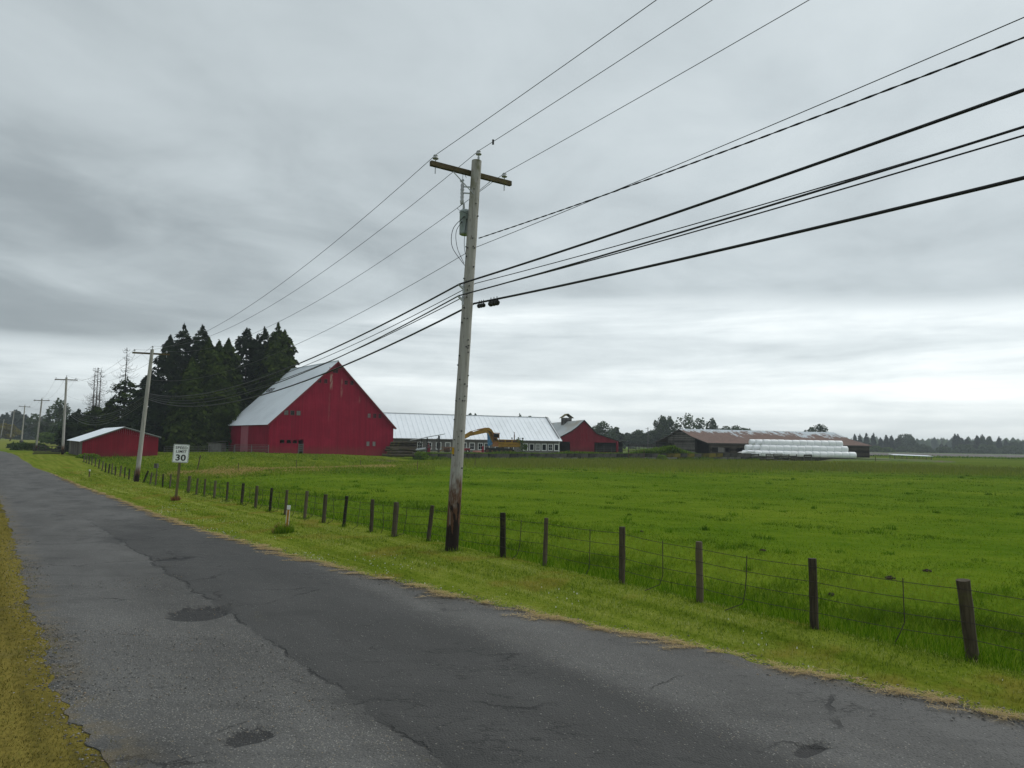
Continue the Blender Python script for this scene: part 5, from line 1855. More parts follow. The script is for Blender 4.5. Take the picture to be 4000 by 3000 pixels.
# low dark bunker wall and board fence in front of the bales
mb = MB()
mb.hexa([V(p) for p in ((47, 119.6, .2), (71, 127, .2), (71, 127.3, .2), (47, 119.9, .2), (47, 119.6, 1.35), (71, 127, .95), (71, 127.3, .95), (47, 119.9, 1.35))])
tag(mb.build('bunker_wall', M['block_dark']), 'low dark bunker wall running right in front of the white bales', 'wall')
bf = thing('board_fence', 'grey patched board fence between block wall and field in front of the bales', 'fence', (40.0, 118.6, .45))
for i in range(9):
    MB().bar((i * 1.25, .0, -.2), (i * 1.25 + rnd.uniform(-.05, .05), 0, 1.25), .13, .1).build('post', M['greywood'], bf)
for i in range(8):
    for zz in (.25, .55, .85, 1.12):
        if rnd.random() < .82:
            MB().bar((i * 1.25, -.07, zz + rnd.uniform(-.05, .05)), ((i + 1) * 1.25, -.07, zz + rnd.uniform(-.06, .06)), .035, rnd.uniform(.14, .26)).build('rail', M['darkwood' if rnd.random() < .5 else 'greywood'], bf)
for i, x in enumerate((41.9, 43.9)):
    mb = MB()
    mb.tube([(x, 119.3, .5), (x, 119.3, 1.72), (x + .12, 119.3, 1.8), (x + 1.5, 119.3, 1.8), (x + 1.62, 119.3, 1.72), (x + 1.62, 119.3, .5)], .03, 6)
    tag(mb.build('hoop_rail', M['rail']), ('left' if i == 0 else 'right') + ' hand of two bent pipe hoops standing before the bales', 'rail')
# feeder with a flat metal roof on the right
fd = thing('hay_feeder', 'low roofed hay feeder of thin dark bars standing alone in the field', 'feeder', (71.9, 134.4, .08), R(-4))
MB().hexa([V(p) for p in ((-.2, -1.1, 1.66), (6.9, -1.1, 1.5), (6.9, 1.1, 1.62), (-.2, 1.1, 1.8), (-.2, -1.1, 1.72), (6.9, -1.1, 1.56), (6.9, 1.1, 1.68), (-.2, 1.1, 1.86))]).build('roof', M['roof_small'], fd)
mb = MB()
for x in (0, 2.2, 4.4, 6.65):
    for y in (-.95, .95):
        MB().bar((x, y, 0), (x, y, 1.6), .07, .07).build('leg', M['dark_steel'], fd)
for zz in (.35, 1.15):
    mb.bar((0, -.95, zz), (6.65, -.95, zz), .05, .05)
    mb.bar((0, .95, zz), (6.65, .95, zz), .05, .05)
for i in range(22):
    x = .15 + i * .3
    mb.bar((x, -.95, .35), (x + .2, -.6, 1.15), .05, .05)
mb.build('feed_bars', M['rust'], fd, kind='stuff')
MB().hexa([V(p) for p in ((0, -.9, .1), (6.6, -.9, .1), (6.6, .9, .1), (0, .9, .1), (.1, -.8, .4), (6.5, -.8, .4), (6.5, .8, .4), (.1, .8, .4))]).build('trough', M['darkwood'], fd)

# ------------------------------------------------------------------ log pile at the corner of the barn
LB_ = V((-18.6, 117.2, .3))
logs = [(-2.3, 3.6, -1.3, .0, .24, 'lowest log on the near side with an orange cut end'), (1.0, 2.2, -1.25, .02, .21, 'short mossy log at ground level on the near side'), (2.6, 1.5, -1.2, .0, .20, 'short log at ground level nearest the culvert pipe'),
        (-1.6, 4.2, -.8, .42, .22, 'log in the second layer with broken orange end'), (.6, 3.0, -.75, .40, .20, 'log in the second layer towards the culvert pipe'),
        (-1.2, 4.5, -.55, .80, .23, 'thick mossy log slanting across the middle of the pile'), (.4, 2.6, -.5, .86, .19, 'thin log beside the slanting mossy log'), (-2.0, 2.2, -.5, .84, .2, 'short log in the middle layer against the red barn'),
        (-1.5, 4.6, -.2, 1.22, .22, 'mossy log in the fourth layer of the pile'), (-1.9, 3.9, .1, 1.25, .2, 'dark log set back in the fourth layer'),
        (-1.3, 4.4, .05, 1.62, .22, 'dark log in the fifth layer of the pile'), (-.9, 3.8, .4, 1.66, .2, 'dark log set back in the fifth layer'),
        (-1.2, 4.3, .2, 2.0, .2, 'dark log near the top of the pile'), (-.4, 3.4, .5, 2.08, .2, 'topmost mossy log of the pile'), (-1.6, 2.8, .7, 2.05, .19, 'dark log at the back of the top layer')]
for i, (x0, ln, y, z, r_, lab) in enumerate(logs):
    t = thing('log', lab, 'log', LB_ + V((x0, y, z + r_)), R(rnd.uniform(-5, 5)), 'logs piled beside the red barn')
    k = 6
    slant = -.07 if 'slanting' in lab else rnd.uniform(-.03, .03)
    pts = [V((ln * j / k, .05 * math.sin(j + i), slant * ln * j / k)) for j in range(k + 1)]
    if 'slanting' in lab:
        pts = [p + V((0, 0, .25)) for p in pts]
    MB().tube(pts, [r_ * rnd.uniform(.85, 1.08) for _ in pts], 9).build('bole', M['log'], t)
    e = MB()
    e.cyl(pts[0] - V((.012, 0, 0)), pts[0] + V((.05, 0, 0)), r_ * .93, 10)
    e.build('cut_end', M['log_end' if 'orange' in lab else 'darkwood'], t)
cp = MB()
cp.tube([(-16.2, 117.0, 1.30), (-13.9, 116.6, 1.62)], .24, 14, cap=False)
cp.tube([(-13.92, 116.6, 1.62), (-16.2, 117.0, 1.30)], .21, 14, cap=False)
tag(cp.build('culvert_pipe', M['steel']), 'grey metal culvert pipe lying between the log pile and the block wall', 'pipe')
# open lean-to rack with slanting sheet roof
lt = thing('lean_to', 'small open lean-to of posts with a slanting metal sheet roof behind the logs', 'shelter', (-17.0, 121.0, 1.0))
MB().hexa([V(p) for p in ((-.1, -.3, 1.92), (5.7, -.3, 3.10), (5.3, 2.6, 3.16), (-.5, 2.6, 1.98), (-.1, -.3, 1.98), (5.7, -.3, 3.16), (5.3, 2.6, 3.22), (-.5, 2.6, 2.04))]).build('roof', M['roof_old'], lt)
MB().hexa([V(p) for p in ((2.3, -.36, 2.50), (5.75, -.36, 3.16), (5.75, 1.4, 3.20), (2.3, 1.4, 2.54), (2.3, -.36, 2.54), (5.75, -.36, 3.21), (5.75, 1.4, 3.25), (2.3, 1.4, 2.58))]).build('roof_sheet', M['steel'], lt)
for x, y in ((.85, 0), (1.7, 1.2), (2.75, 0), (4.65, 0), (4.6, 2.4), (.7, 2.4)):
    MB().bar((x, y, -.4), (x, y, 1.95 + .2 * x), .16, .16).build('post', M['greywood'], lt)
b_ = MB()
b_.bar((.9, -.05, 1.9), (2.7, -.05, 1.2), .05, .12)
b_.bar((2.8, -.05, 2.3), (4.6, -.05, 1.7), .05, .12)
b_.bar((2.7, -.05, 1.2), (4.7, -.05, 2.5), .05, .10)
b_.bar((.8, -.05, .8), (4.7, -.05, .95), .05, .12)
b_.build('braces', M['greywood'], lt, kind='stuff')

# ------------------------------------------------------------------ excavator
EX = V((-1.0, 123.0, 1.05))
ex = thing('excavator', 'worn yellow tracked excavator with raised boom parked behind the block wall', 'excavator', EX)


def plate(poly, y0, d):
    return MB().prism(poly, d, lambda p, t: V((p[0], y0 + t, p[1])))


for yy in (-1.25, .65):
    tk = plate([(-3.55, .42), (-3.35, .75), (-2.9, .86), (1.0, .80), (1.5, .62), (1.62, .38), (1.4, .12), (1.0, 0), (-3.0, 0), (-3.42, .15)], yy, .6).build('track', M['rubber'], ex)
    w_ = MB()
    for xx in (-3.0, -2.2, -1.4, -.6, .2, .95):
        w_.cyl((xx, yy - .03, .33), (xx, yy + .1, .33), .2 if -3 < xx < .9 else .3, 12)
    w_.build('track_rollers', M['rust'], tk, kind='stuff')
    sh = MB()
    for j in range(24):
        xx = -3.2 + j * .2
        sh.box((xx, yy + .3, .86 - .012 * j * .3), (.05, .62, .05))
    sh.build('track_shoes', M['dark_steel'], tk, kind='stuff')
MB().cyl((-.9, 0, .75), (-.9, 0, 1.05), .75, 18).build('slew_ring', M['dark_steel'], ex)
plate([(-1.15, 1.02), (2.55, 1.08), (2.6, 1.25), (2.6, 1.95), (2.45, 2.32), (-1.0, 2.36), (-1.15, 2.2)], -1.3, 2.6).build('engine_house', M['yellow'], ex)
hb = MB()
hb.bar((-1.1, -1.315, 1.78), (2.58, -1.315, 1.74), .03, .10)
hb.bar((-1.1, -1.315, 1.30), (2.58, -1.315, 1.26), .03, .06)
hb.build('house_trim', M['yellow_bright'], ex, kind='stuff')
hv = MB()
for i in range(3):
    hv.box((-.55 + i * 1.15, -1.31, 2.06), (.95, .03, .34))
hv.build('side_covers', M['rust'], ex, kind='stuff')
pp = MB()
pp.cyl((1.55, -.6, 2.3), (1.55, -.6, 3.25), .085, 10)
pp.tube([(1.55, -.6, 3.2), (1.55, -.6, 3.55), (1.45, -.6, 3.68)], .05, 8)
pp.build('exhaust_stack', M['rust'], ex)
MB().lathe([(.05, 0), (.05, .2), (.14, .22), (.14, .34), (.05, .38)], 10, (1.15, -.5, 2.32)).build('air_intake', M['dark_steel'], ex)
cb = MB()
for x, y in ((-2.1, -1.25), (-1.05, -1.25), (-2.1, -.25), (-1.05, -.25)):
    cb.bar((x, y, 1.1), (x, y, 3.4), .10, .10)
cb.box((-1.575, -.75, 3.42), (1.25, 1.2, .1))
cb.box((-1.575, -1.27, 1.5), (1.1, .05, .8))
cb.bar((-2.1, -1.26, 2.6), (-1.05, -1.26, 2.6), .05, .06)
cab = cb.build('cab', M['orange'], ex)
MB().box((-1.575, -1.24, 2.95), (.95, .02, .75)).box((-2.1, -.75, 2.6), (.02, .9, 1.4)).build('cab_window', M['window'], cab)
# boom: a bent box beam, tapering, then stick and bucket
bm = plate([(-1.45, 1.15), (-.85, 1.75), (-2.4, 4.08), (-2.85, 4.34), (-3.4, 4.32), (-6.35, 3.28), (-6.2, 2.82), (-3.35, 3.45), (-2.95, 3.32), (-1.9, 1.4)], -.35, .5)
bmo = bm.build('boom', M['yellow'], ex)
plate([(-5.6, 3.62), (-6.0, 3.72), (-7.75, 2.65), (-8.2, 1.85), (-7.9, 1.7), (-7.3, 2.15), (-6.2, 2.75)], -.28, .36).build('stick', M['yellow'], ex)
bk = plate([(-8.2, 1.95), (-7.8, 1.8), (-7.3, 1.2), (-7.5, .55), (-8.3, .15), (-8.9, .35), (-8.4, .75), (-8.35, 1.3)], -.6, 1.0).build('bucket', M['rust'], ex)
hy_ = MB()
hy_.cyl((-3.4, -.1, 4.28), (-4.9, -.1, 3.95), .085, 10)
hy_.cyl((-4.9, -.1, 3.95), (-5.85, -.1, 3.66), .045, 8)
hy_.build('stick_cylinder', M['orange'], ex)
for yy in (-.5, .28):
    hy_ = MB()
    hy_.cyl((-1.75, yy, 1.35), (-2.5, yy, 2.5), .10, 10)
    hy_.cyl((-2.5, yy, 2.5), (-2.95, yy, 3.35), .05, 8)
    hy_.build('boom_cylinder', M['yellow_bright'], ex)
for q, off in enumerate((0, .12, .24)):
    curve('hose', [(-1.6 + off, -.42, 2.1), (-2.3 + off, -.5, 2.9), (-2.75 + off * .6, -.42, 3.6), (-3.2, -.38, 3.95)], .025, M['rubber'], parent=ex, n=5, steps=6)
tp = MB()
tv = []
for i in range(7):
    for j in range(9):
        f_, g_ = i / 6, j / 8
        x = -3.15 + .15 * g_ + f_ * (.15 + .75 * g_)
        tv.append((x, -.62 + .10 * math.sin(6 * f_ + 2 * g_) - .1 * g_, 3.35 - 2.05 * g_ + .12 * f_ - .12 * math.sin(5 * f_) * g_))
tp.add(tv, [(i * 9 + j, (i + 1) * 9 + j, (i + 1) * 9 + j + 1, i * 9 + j + 1) for i in range(6) for j in range(8)], True)
tag(tp.build('tarpaulin', M['tarp'], loc=EX), 'torn blue tarpaulin hanging from the excavator boom in front of its cab', 'tarpaulin')

# ------------------------------------------------------------------ other yard things
hyd = thing('hydrant', 'old red hydrant standing on the yard left of the excavator tracks', 'hydrant', (-4.75, 120.6, .95))
MB().lathe([(.28, 0), (.28, .06), (.17, .1), (.16, .5), (.21, .52), (.24, .60), (.21, .68), (.15, .72), (.15, 1.0), (.19, 1.02), (.19, 1.08), (.13, 1.2), (.05, 1.24), (.05, 1.3)], 14).build('barrel', M['hydrant'], hyd)
b_ = MB()
b_.cyl((-.3, 0, .42), (.3, 0, .42), .08, 10)
b_.cyl((0, -.28, .35), (0, 0, .35), .09, 10)
b_.build('nozzles', M['hydrant'], hyd, kind='stuff')
tk = thing('tank', 'faded pink cylindrical tank lying on the weedy yard beside the hydrant', 'tank', (-5.7, 120.2, 1.2))
MB().tube([(-.75, 0, 0), (-.68, 0, 0), (.62, 0, 0), (.72, 0, 0)], [.14, .24, .24, .14], 14).build('shell', M['tank'], tk)
MB().box((-.4, 0, -.2), (.1, .4, .14)).box((.4, 0, -.2), (.1, .4, .14)).build('saddles', M['rust'], tk, kind='stuff')
wg = thing('wagon', 'small red farm wagon with low sides showing just right of the nearest pole', 'wagon', (-7.9, 121.0, 1.0))
MB().box((0, 0, .62), (1.9, 1.0, .42)).build('box', M['hydrant'], wg)
MB().box((0, -.51, .86), (1.95, .04, .06)).build('rail', M['white'], wg)
for xx in (-.6, .6):
    for yy in (-.5, .5):
        wh = MB().cyl((xx, yy - .06, .3), (xx, yy + .06, .3), .3, 14).build('wheel', M['rubber'], wg)
        MB().cyl((xx, yy - .075, .3), (xx, yy + .075, .3), .13, 10).build('rim', M['cream'], wh)
ir = thing('harrow', 'rusty piece of farm machinery with toothed drum left of the nearest pole', 'machinery', (-10.8, 120.6, 1.0))
MB().cyl((-.5, 0, .55), (.5, 0, .55), .42, 12).build('drum', M['rust'], ir)
b_ = MB()
for i in range(12):
    a = 2 * PI * i / 12
    for xx in (-.35, 0, .35):
        b_.bar((xx, .4 * math.cos(a), .55 + .4 * math.sin(a)), (xx, .62 * math.cos(a), .55 + .62 * math.sin(a)), .05, .03)
b_.build('teeth', M['dark_steel'], ir, kind='stuff')
b_ = MB()
b_.bar((-1.2, -.2, .3), (1.5, -.2, 1.15), .08, .1)
b_.bar((-1.0, .3, .9), (1.6, .3, .95), .08, .1)
b_.build('frame', M['yellow'], ir)
ct = MB()
ct.lathe([(.3, 0), (.3, .05), (.16, .06), (.05, .75)], 12, (-14.2, 122.8, 1.95))
ct.box((-14.2, 122.8, 1.45), (.6, .6, .98))
tag(ct.build('traffic_cone', M['hydrant']), 'orange red cone standing on a crate under the lean-to roof', 'cone')


def gate(name, label, cat, p, q, rails, h_, mat, post_mat, nposts=2, rad=.025, board=False):
    p, q = V(p), V(q)
    t = thing(name, label, cat, p)
    d = q - p
    for i in range(rails):
        f_ = .18 + .82 * i / max(1, rails - 1)
        a, b = UP * (h_ * f_), d + UP * (h_ * f_)
        mb_ = MB()
        if board:
            mb_.bar(a + V((0, -.06, rnd.uniform(-.03, .03))), b + V((0, -.06, rnd.uniform(-.03, .03))), .035, .13)
        else:
            mb_.cyl(a, b, rad, 6)
        mb_.build('rail', mat, t)
    for i in range(nposts):
        f_ = i / (nposts - 1)
        mb_ = MB()
        mb_.cyl(d * f_ - UP * .4, d * f_ + UP * (h_ * 1.04), .05 if not board else .07, 7)
        mb_.build('post', post_mat, t)
    return t


g0 = at(916, 1766, 103.5)
g1 = at(1048, 1767, 102.5)
gate('pipe_gate', 'grey tubular gate in front of the side wall of the tall red barn', 'gate', g0, g1, 5, 1.05, M['rail'], M['rail'], 3)
h0 = at(640, 1770, 110)
h1 = at(912, 1766, 104.5)
gate('pipe_fence', 'dark tubular rail fence under the conifers between the two red buildings', 'fence', h0, h1, 4, .95, M['rail'], M['dark_steel'], 7)
gate('rail_fence', 'weathered rail fence between the sweeping roof barn and the rusty roof shed', 'fence', (23.2, 141, 1.2), (29.8, 143, 1.2), 6, 1.75, M['greywood'], M['darkwood'], 5, board=True)
gate('field_fence', 'brown three rail board fence behind the fourth pole on the left', 'fence', (-78.6, 117.5, -.1), (-66.5, 106.5, .1), 3, 1.15, M['darkwood'], M['darkwood'], 6, board=True)
gt = gate('pipe_gate', 'thin rusty field gate at the end of the block wall below the weed heap', 'gate', (19.4, 117.3, .45), (21.9, 117.3, .5), 3, 1.5, M['rust'], M['rust'], 2)
sh_ = thing('small_outbuilding', 'small dark grey outbuilding in the shade under the conifers', 'shed', at(838, 1770, 113) - V((0, 0, .1)))
MB().box((0, .9, .8), (2.1, 1.8, 1.7)).build('wall', M['concrete'], sh_)
MB().hexa([V(p) for p in ((-1.3, -.2, 1.66), (1.25, -.2, 1.95), (1.25, 2, 1.95), (-1.3, 2, 1.66), (-1.3, -.2, 1.72), (1.25, -.2, 2.01), (1.25, 2, 2.01), (-1.3, 2, 1.72))]).build('roof', M['greywood'], sh_)
# stakes of the electric fence across the pasture
for (px_, py_, lab, hh) in ((930, 1840, 'thin stake standing left of the strip of cut grass', .75), (1157, 1827, 'thin stake standing in the middle of the strip of cut grass', .75), (1408, 1822, 'thin stake at the right end of the strip of cut grass', .7),
                            (1630, 1838, 'thin dark stake in the pasture below the log pile', .95), (1855, 1826, 'mossy stake in the pasture just right of the nearest pole', 1.05), (2060, 1801, 'thin pale stake before the block wall below the sapling', .95),
                            (770, 1837, 'leaning brown post in the pasture behind the speed limit sign', 1.4), (3420, 1802, 'short dark post at the low bunker wall', .8)):
    d = CAM_M @ V(((px_ - 2000) / FPX, (1500 - py_) / FPX, -1))
    t_ = 20.0
    while t_ < 160 and (EYE + d.z * t_) > Zt(d.x * t_, d.y * t_):
        t_ += .1
    b = V((d.x * t_, d.y * t_, Zt(d.x * t_, d.y * t_)))
    mb = MB()
    ln_ = .25 if 'leaning' in lab else rnd.uniform(-.03, .03)
    mb.tube([(0, 0, -.1), (ln_ * .5, 0, hh * .5), (ln_, 0, hh)], .035 if 'post' not in lab else .06, 6)
    tag(mb.build('stake', M['stake'] if 'pale' not in lab else M['greywood'], loc=b), lab, 'stake', 'stakes in the pasture')

# ------------------------------------------------------------------ far left: house, trailer, hedge, planks
hs = thing('house', 'pale blue grey house gable among the trees far along the road on the left', 'house', (-282, 422, .8), R(-40))
MB().prism([(-4, 0), (4, 0), (4, 3.4), (0, 6.2), (-4, 3.4)], 9, lambda p, t: V((p[0], t, p[1]))).build('wall', M['pale_house'], hs)
for sgn_ in (-1, 1):
    MB().hexa([V(p) for p in ((sgn_ * 4.4, -.4, 3.1), (0, -.4, 6.25), (0, 9.4, 6.25), (sgn_ * 4.4, 9.4, 3.1), (sgn_ * 4.4, -.4, 3.3), (0, -.4, 6.45), (0, 9.4, 6.45), (sgn_ * 4.4, 9.4, 3.3))]).build('roof', M['roof_dark'], hs)
MB().box((-1.5, -.03, 1.7), (1.2, .06, 1.3)).build('window', M['window'], hs)
MB().box((1.5, -.03, 1.7), (1.2, .06, 1.3)).build('window', M['window'], hs)
tl_ = thing('trailer', 'cream coloured trailer parked left of the pale house far away', 'trailer', (-289, 415, .8), R(-35))
MB().box((0, 0, 1.5), (3.6, 2.2, 2.2), None, .04).build('body', M['cream'], tl_)
MB().box((-.6, -1.11, 1.7), (.8, .04, .6)).build('window', M['window'], tl_)
for xx in (-.5, .5):
    MB().cyl((xx, -1.12, .35), (xx, -.9, .35), .35, 12).build('wheel', M['rubber'], tl_)
pl_ = thing('plank_stack', 'dark planks stacked low beside the third pole', 'planks', (-60.2, 92.6, .25), R(30))
for i in range(4):
    MB().box((rnd.uniform(-.1, .1), .12 * (i % 2), .08 + .16 * i), (3.0, .5, .11)).build('plank', M['darkwood'], pl_)
for xx in (-1.1, 1.1):
    MB().box((xx, 0, -.1), (.2, .5, .3)).build('bearer', M['darkwood'], pl_)
mbx = thing('mailbox', 'small dark mailbox on a post beside the far hedge', 'mailbox', (-108.5, 158, .2))
MB().cyl((0, 0, -.2), (0, 0, 1.0), .06, 6).build('post', M['stake'], mbx)
MB().tube([(0, -.35, 1.2), (0, .35, 1.2)], .22, 10).build('box', M['dark_steel'], mbx)

for mx_0, my_0, ml_ in ((8.6, 16.3, 'second nearest the wires'), (10.2, 17.6, 'furthest right'), (7.2, 20.5, 'in the middle distance'), (4.5, 24.5, 'furthest away'), (6.5, 14.6, 'nearest the wires')):
    mb = MB()
    rr_ = rnd.uniform(.05, .10)
    for k in range(26):
        a, q = rnd.uniform(0, 6.3), rr_ * rnd.random() ** .6
        mb.box((q * math.cos(a), q * math.sin(a), .02 + .04 * (1 - q / rr_) * rnd.random()), (.035, .03, .03), Matrix.Rotation(a, 3, 'Z') @ Matrix.Rotation(rnd.uniform(-.6, .6), 3, 'X'))
    o = mb.build('molehill', M['soil'], None, label='small brown molehill in the pasture beyond the fence, ' + ml_, cat='molehill', group='molehills in the pasture', loc=(mx_0, my_0, Zt(mx_0, my_0)))

# ------------------------------------------------------------------ trees
def crown_obj(name, c, o_dir, L_, W_, side, mat, tint, parent, fold=.25, kind=None):
    """leaf sprays: kites of two folded triangles"""
    n_ = len(c)
    nrm = np.cross(o_dir, side)
    v_ = np.stack([c, c + o_dir * (L_ * .45)[:, None] + side * W_[:, None] - nrm * (W_ * fold)[:, None], c + o_dir * L_[:, None], c + o_dir * (L_ * .45)[:, None] - side * W_[:, None] - nrm * (W_ * fold)[:, None]], 1).reshape(-1, 3)
    k = np.arange(n_)[:, None] * 4
    f_ = np.concatenate([k + np.array([[0, 1, 2]]), k + np.array([[0, 2, 3]])], 0)
    return np_obj(name, v_, f_, mat, parent, kind, {'tint': np.repeat(tint, 4)})


def unit(a):
    return a / np.maximum(np.linalg.norm(a, axis=1, keepdims=True), 1e-6)


def trunk(parent, h_, r_, mat, lean=0.0, n=8, z0=-.4):
    mb = MB()
    k = 7
    mb.tube([(lean * (j / k) ** 2 + .04 * math.sin(j * 1.7), .04 * math.cos(j * 2.1), z0 + (h_ - z0) * j / k) for j in range(k + 1)], [r_ * (1 - .88 * j / k) * (1.35 if j == 0 else 1) for j in range(k + 1)], n)
    return mb


def conifer(label, loc, h_, rad, mat, nb=230, ns=24, base=.04, droop=.45, spray=.55, shape=.8, name='conifer', group=None, inner=.35, cat='tree', top_lean=0.0):
    t = thing(name, label, cat, loc, 0, group)
    tr_ = trunk(t, h_ * .97, .012 * h_ + .05, M['bark'])
    tf = base + (1 - base) * NR.random(nb) ** 1.15
    ang = NR.random(nb) * 2 * PI
    lob = 1 + .22 * np.sin(ang * 3 + NR.random() * 6 + tf * 9) + .12 * np.sin(ang * 5 + tf * 23)
    rb = rad * ((1 - tf) ** shape * .96 + .035) * lob * (.62 + .5 * NR.random(nb))
    lo_ = sm(0, .12, tf - base + .04)
    rb = rb * (.72 + .28 * lo_) * (.15 + .85 * np.clip((1 - tf) / .07, 0, 1))
    for i in range(0, nb, max(1, nb // 26)):
        z = tf[i] * h_
        tr_.tube([(0, 0, z), (math.cos(ang[i]) * rb[i] * .8, math.sin(ang[i]) * rb[i] * .8, z + .1 * rb[i] - droop * .3 * rb[i])], [.03 + .004 * h_ * (1 - tf[i]), .015], 4)
    tr_.build('trunk', M['bark'], t)
    tb = NR.random(nb)
    f_ = (inner + (1.03 - inner) * NR.random((nb, ns)) ** .7)
    q = f_ * rb[:, None]
    a = ang[:, None] + NR.normal(0, .16, (nb, ns)) / np.maximum(f_, .3)
    z = tf[:, None] * h_ + .12 * q - droop * q * f_ * .75 + NR.normal(0, .16, (nb, ns)) * (spray / .55)
    c = np.stack([q * np.cos(a), q * np.sin(a), z], -1).reshape(-1, 3)
    c[:, 2] = np.maximum(c[:, 2], .15)
    a2 = (a + NR.normal(0, .5, a.shape)).ravel()
    dz_ = -droop - .5 * NR.random(len(a2)) + .35 * (NR.random(len(a2)) < .15)
    od = unit(np.stack([np.cos(a2), np.sin(a2), dz_], -1))
    sd = unit(np.stack([-np.sin(a2), np.cos(a2), NR.normal(0, .45, len(a2))], -1))
    L_ = spray * (.6 + .8 * NR.random(len(a2))) * (.45 + .55 * np.clip((1 - np.repeat(tf, ns)) / .12, 0, 1))
    tint = np.clip(.32 * np.repeat(tb, ns) + .38 * NR.random(len(a2)) + .3 * f_.ravel() , 0, 1)
    crown_obj('crown', c, od, L_, L_ * (.30 + .16 * NR.random(len(a2))), sd, mat, tint, t)
    # leader
    return t


def broadleaf(label, loc, h_, wid, mat, nl=9, ns=260, leaf=.5, base=.25, name='broadleaf_tree', group=None, cat='tree', open_=.0, ground=False, stems=1):
    t = thing(name, label, cat, loc, 0, group)
    tr_ = MB()
    lobes = []
    for i in range(nl):
        f_ = (i + .5) / nl
        z = h_ * (base + (1 - base) * (.12 + .78 * f_))
        rr_ = wid * .5 * (1 - abs(f_ - .42) * .95) * rnd.uniform(.45, .95)
        a = i * 2.4 + rnd.uniform(-.5, .5)
        lobes.append((V((math.cos(a) * rr_, math.sin(a) * rr_, z)), wid * rnd.uniform(.22, .34) * (1.12 - .45 * f_), h_ * rnd.uniform(.11, .18)))
    if not ground:
        for s_ in range(stems):
            ox = 0 if stems == 1 else rnd.uniform(-.18, .18) * wid
            k = 6
            tr_.tube([(ox * (j / k), .03 * j, -.3 + (h_ * .85) * j / k) for j in range(k + 1)], [(.018 * h_ + .03) * (1 - .8 * j / k) for j in range(k + 1)], 7)
        for c, ra, rz in lobes:
            z0 = max(h_ * base * .7, c.z - .18 * h_)
            tr_.tube([(0, 0, z0), (c.x * .5, c.y * .5, (z0 + c.z) / 2 + .03 * h_), c], [.008 * h_ + .02, .006 * h_ + .01, .01], 5)
        tr_.build('trunk', M['bark'], t)
    C, D_, T_ = [], [], []
    for c, ra, rz in lobes:
        u = unit(NR.normal(0, 1, (ns, 3)))
        rr_ = (.35 + .65 * NR.random(ns) ** .5) * (1 + .25 * np.sin(u[:, 0] * 5 + c.x) * np.sin(u[:, 2] * 4 + c.z))
        p_ = np.array(c)[None] + u * rr_[:, None] * np.array([ra, ra, rz])[None]
        if open_:
            kk = vnoise(p_[:, 0] * 2, p_[:, 2] * 2, 3.0 / max(ra, .5)) > open_ - .5
            p_, u = p_[kk], u[kk]
        C.append(p_)
        D_.append(unit(u * np.array([1, 1, .5]) + NR.normal(0, .6, u.shape)))
        T_.append(np.clip(.15 + .3 * rnd.random() + .4 * NR.random(len(p_)) + .2 * u[:, 2], 0, 1))
    c = np.concatenate(C)
    c[:, 2] = np.maximum(c[:, 2], .05)
    d_ = np.concatenate(D_)
    sd = unit(np.cross(d_, unit(NR.normal(0, 1, d_.shape))))
    L_ = leaf * (.6 + .8 * NR.random(len(c)))
    crown_obj('crown', c - d_ * (L_ * .5)[:, None], d_, L_, L_ * .42, sd, mat, np.concatenate(T_), t)
    return t


def bush(label, loc, h_, wid, mat, ns=1400, leaf=.3, name='bush', cat='bush', depth=None, group=None):
    o_ = NR.normal(0, 1, (ns, 3))
    u = unit(o_)
    u[:, 2] = np.abs(u[:, 2])
    rr_ = (.55 + .45 * NR.random(ns) ** .5) * (1 + .16 * vnoise(u[:, 0] * 3, u[:, 2] * 3 + u[:, 1] * 2, 2.0))
    p_ = u * rr_[:, None] * np.array([wid / 2, (depth or wid) / 2, h_])[None]
    d_ = unit(u + NR.normal(0, .6, u.shape))
    sd = unit(np.cross(d_, unit(NR.normal(0, 1, d_.shape))))
    L_ = leaf * (.6 + .8 * NR.random(ns))
    ob = crown_obj(name, p_ + np.array(loc)[None] * 0, d_, L_, L_ * .42, sd, mat, np.clip(.5 * NR.random(ns) + .3 + .2 * u[:, 2], 0, 1), None)
    ob.location = loc
    return tag(ob, label, cat, group)


def gpt(px_, depth, dz=0.0):
    """ground point at that bearing and distance"""
    p = at(px_, 1740, depth)
    return V((p.x, p.y, Zt(p.x, p.y) + dz))


def top_h(px_, py_, depth):
    p = at(px_, py_, depth)
    return p.z - Zt(p.x, p.y)


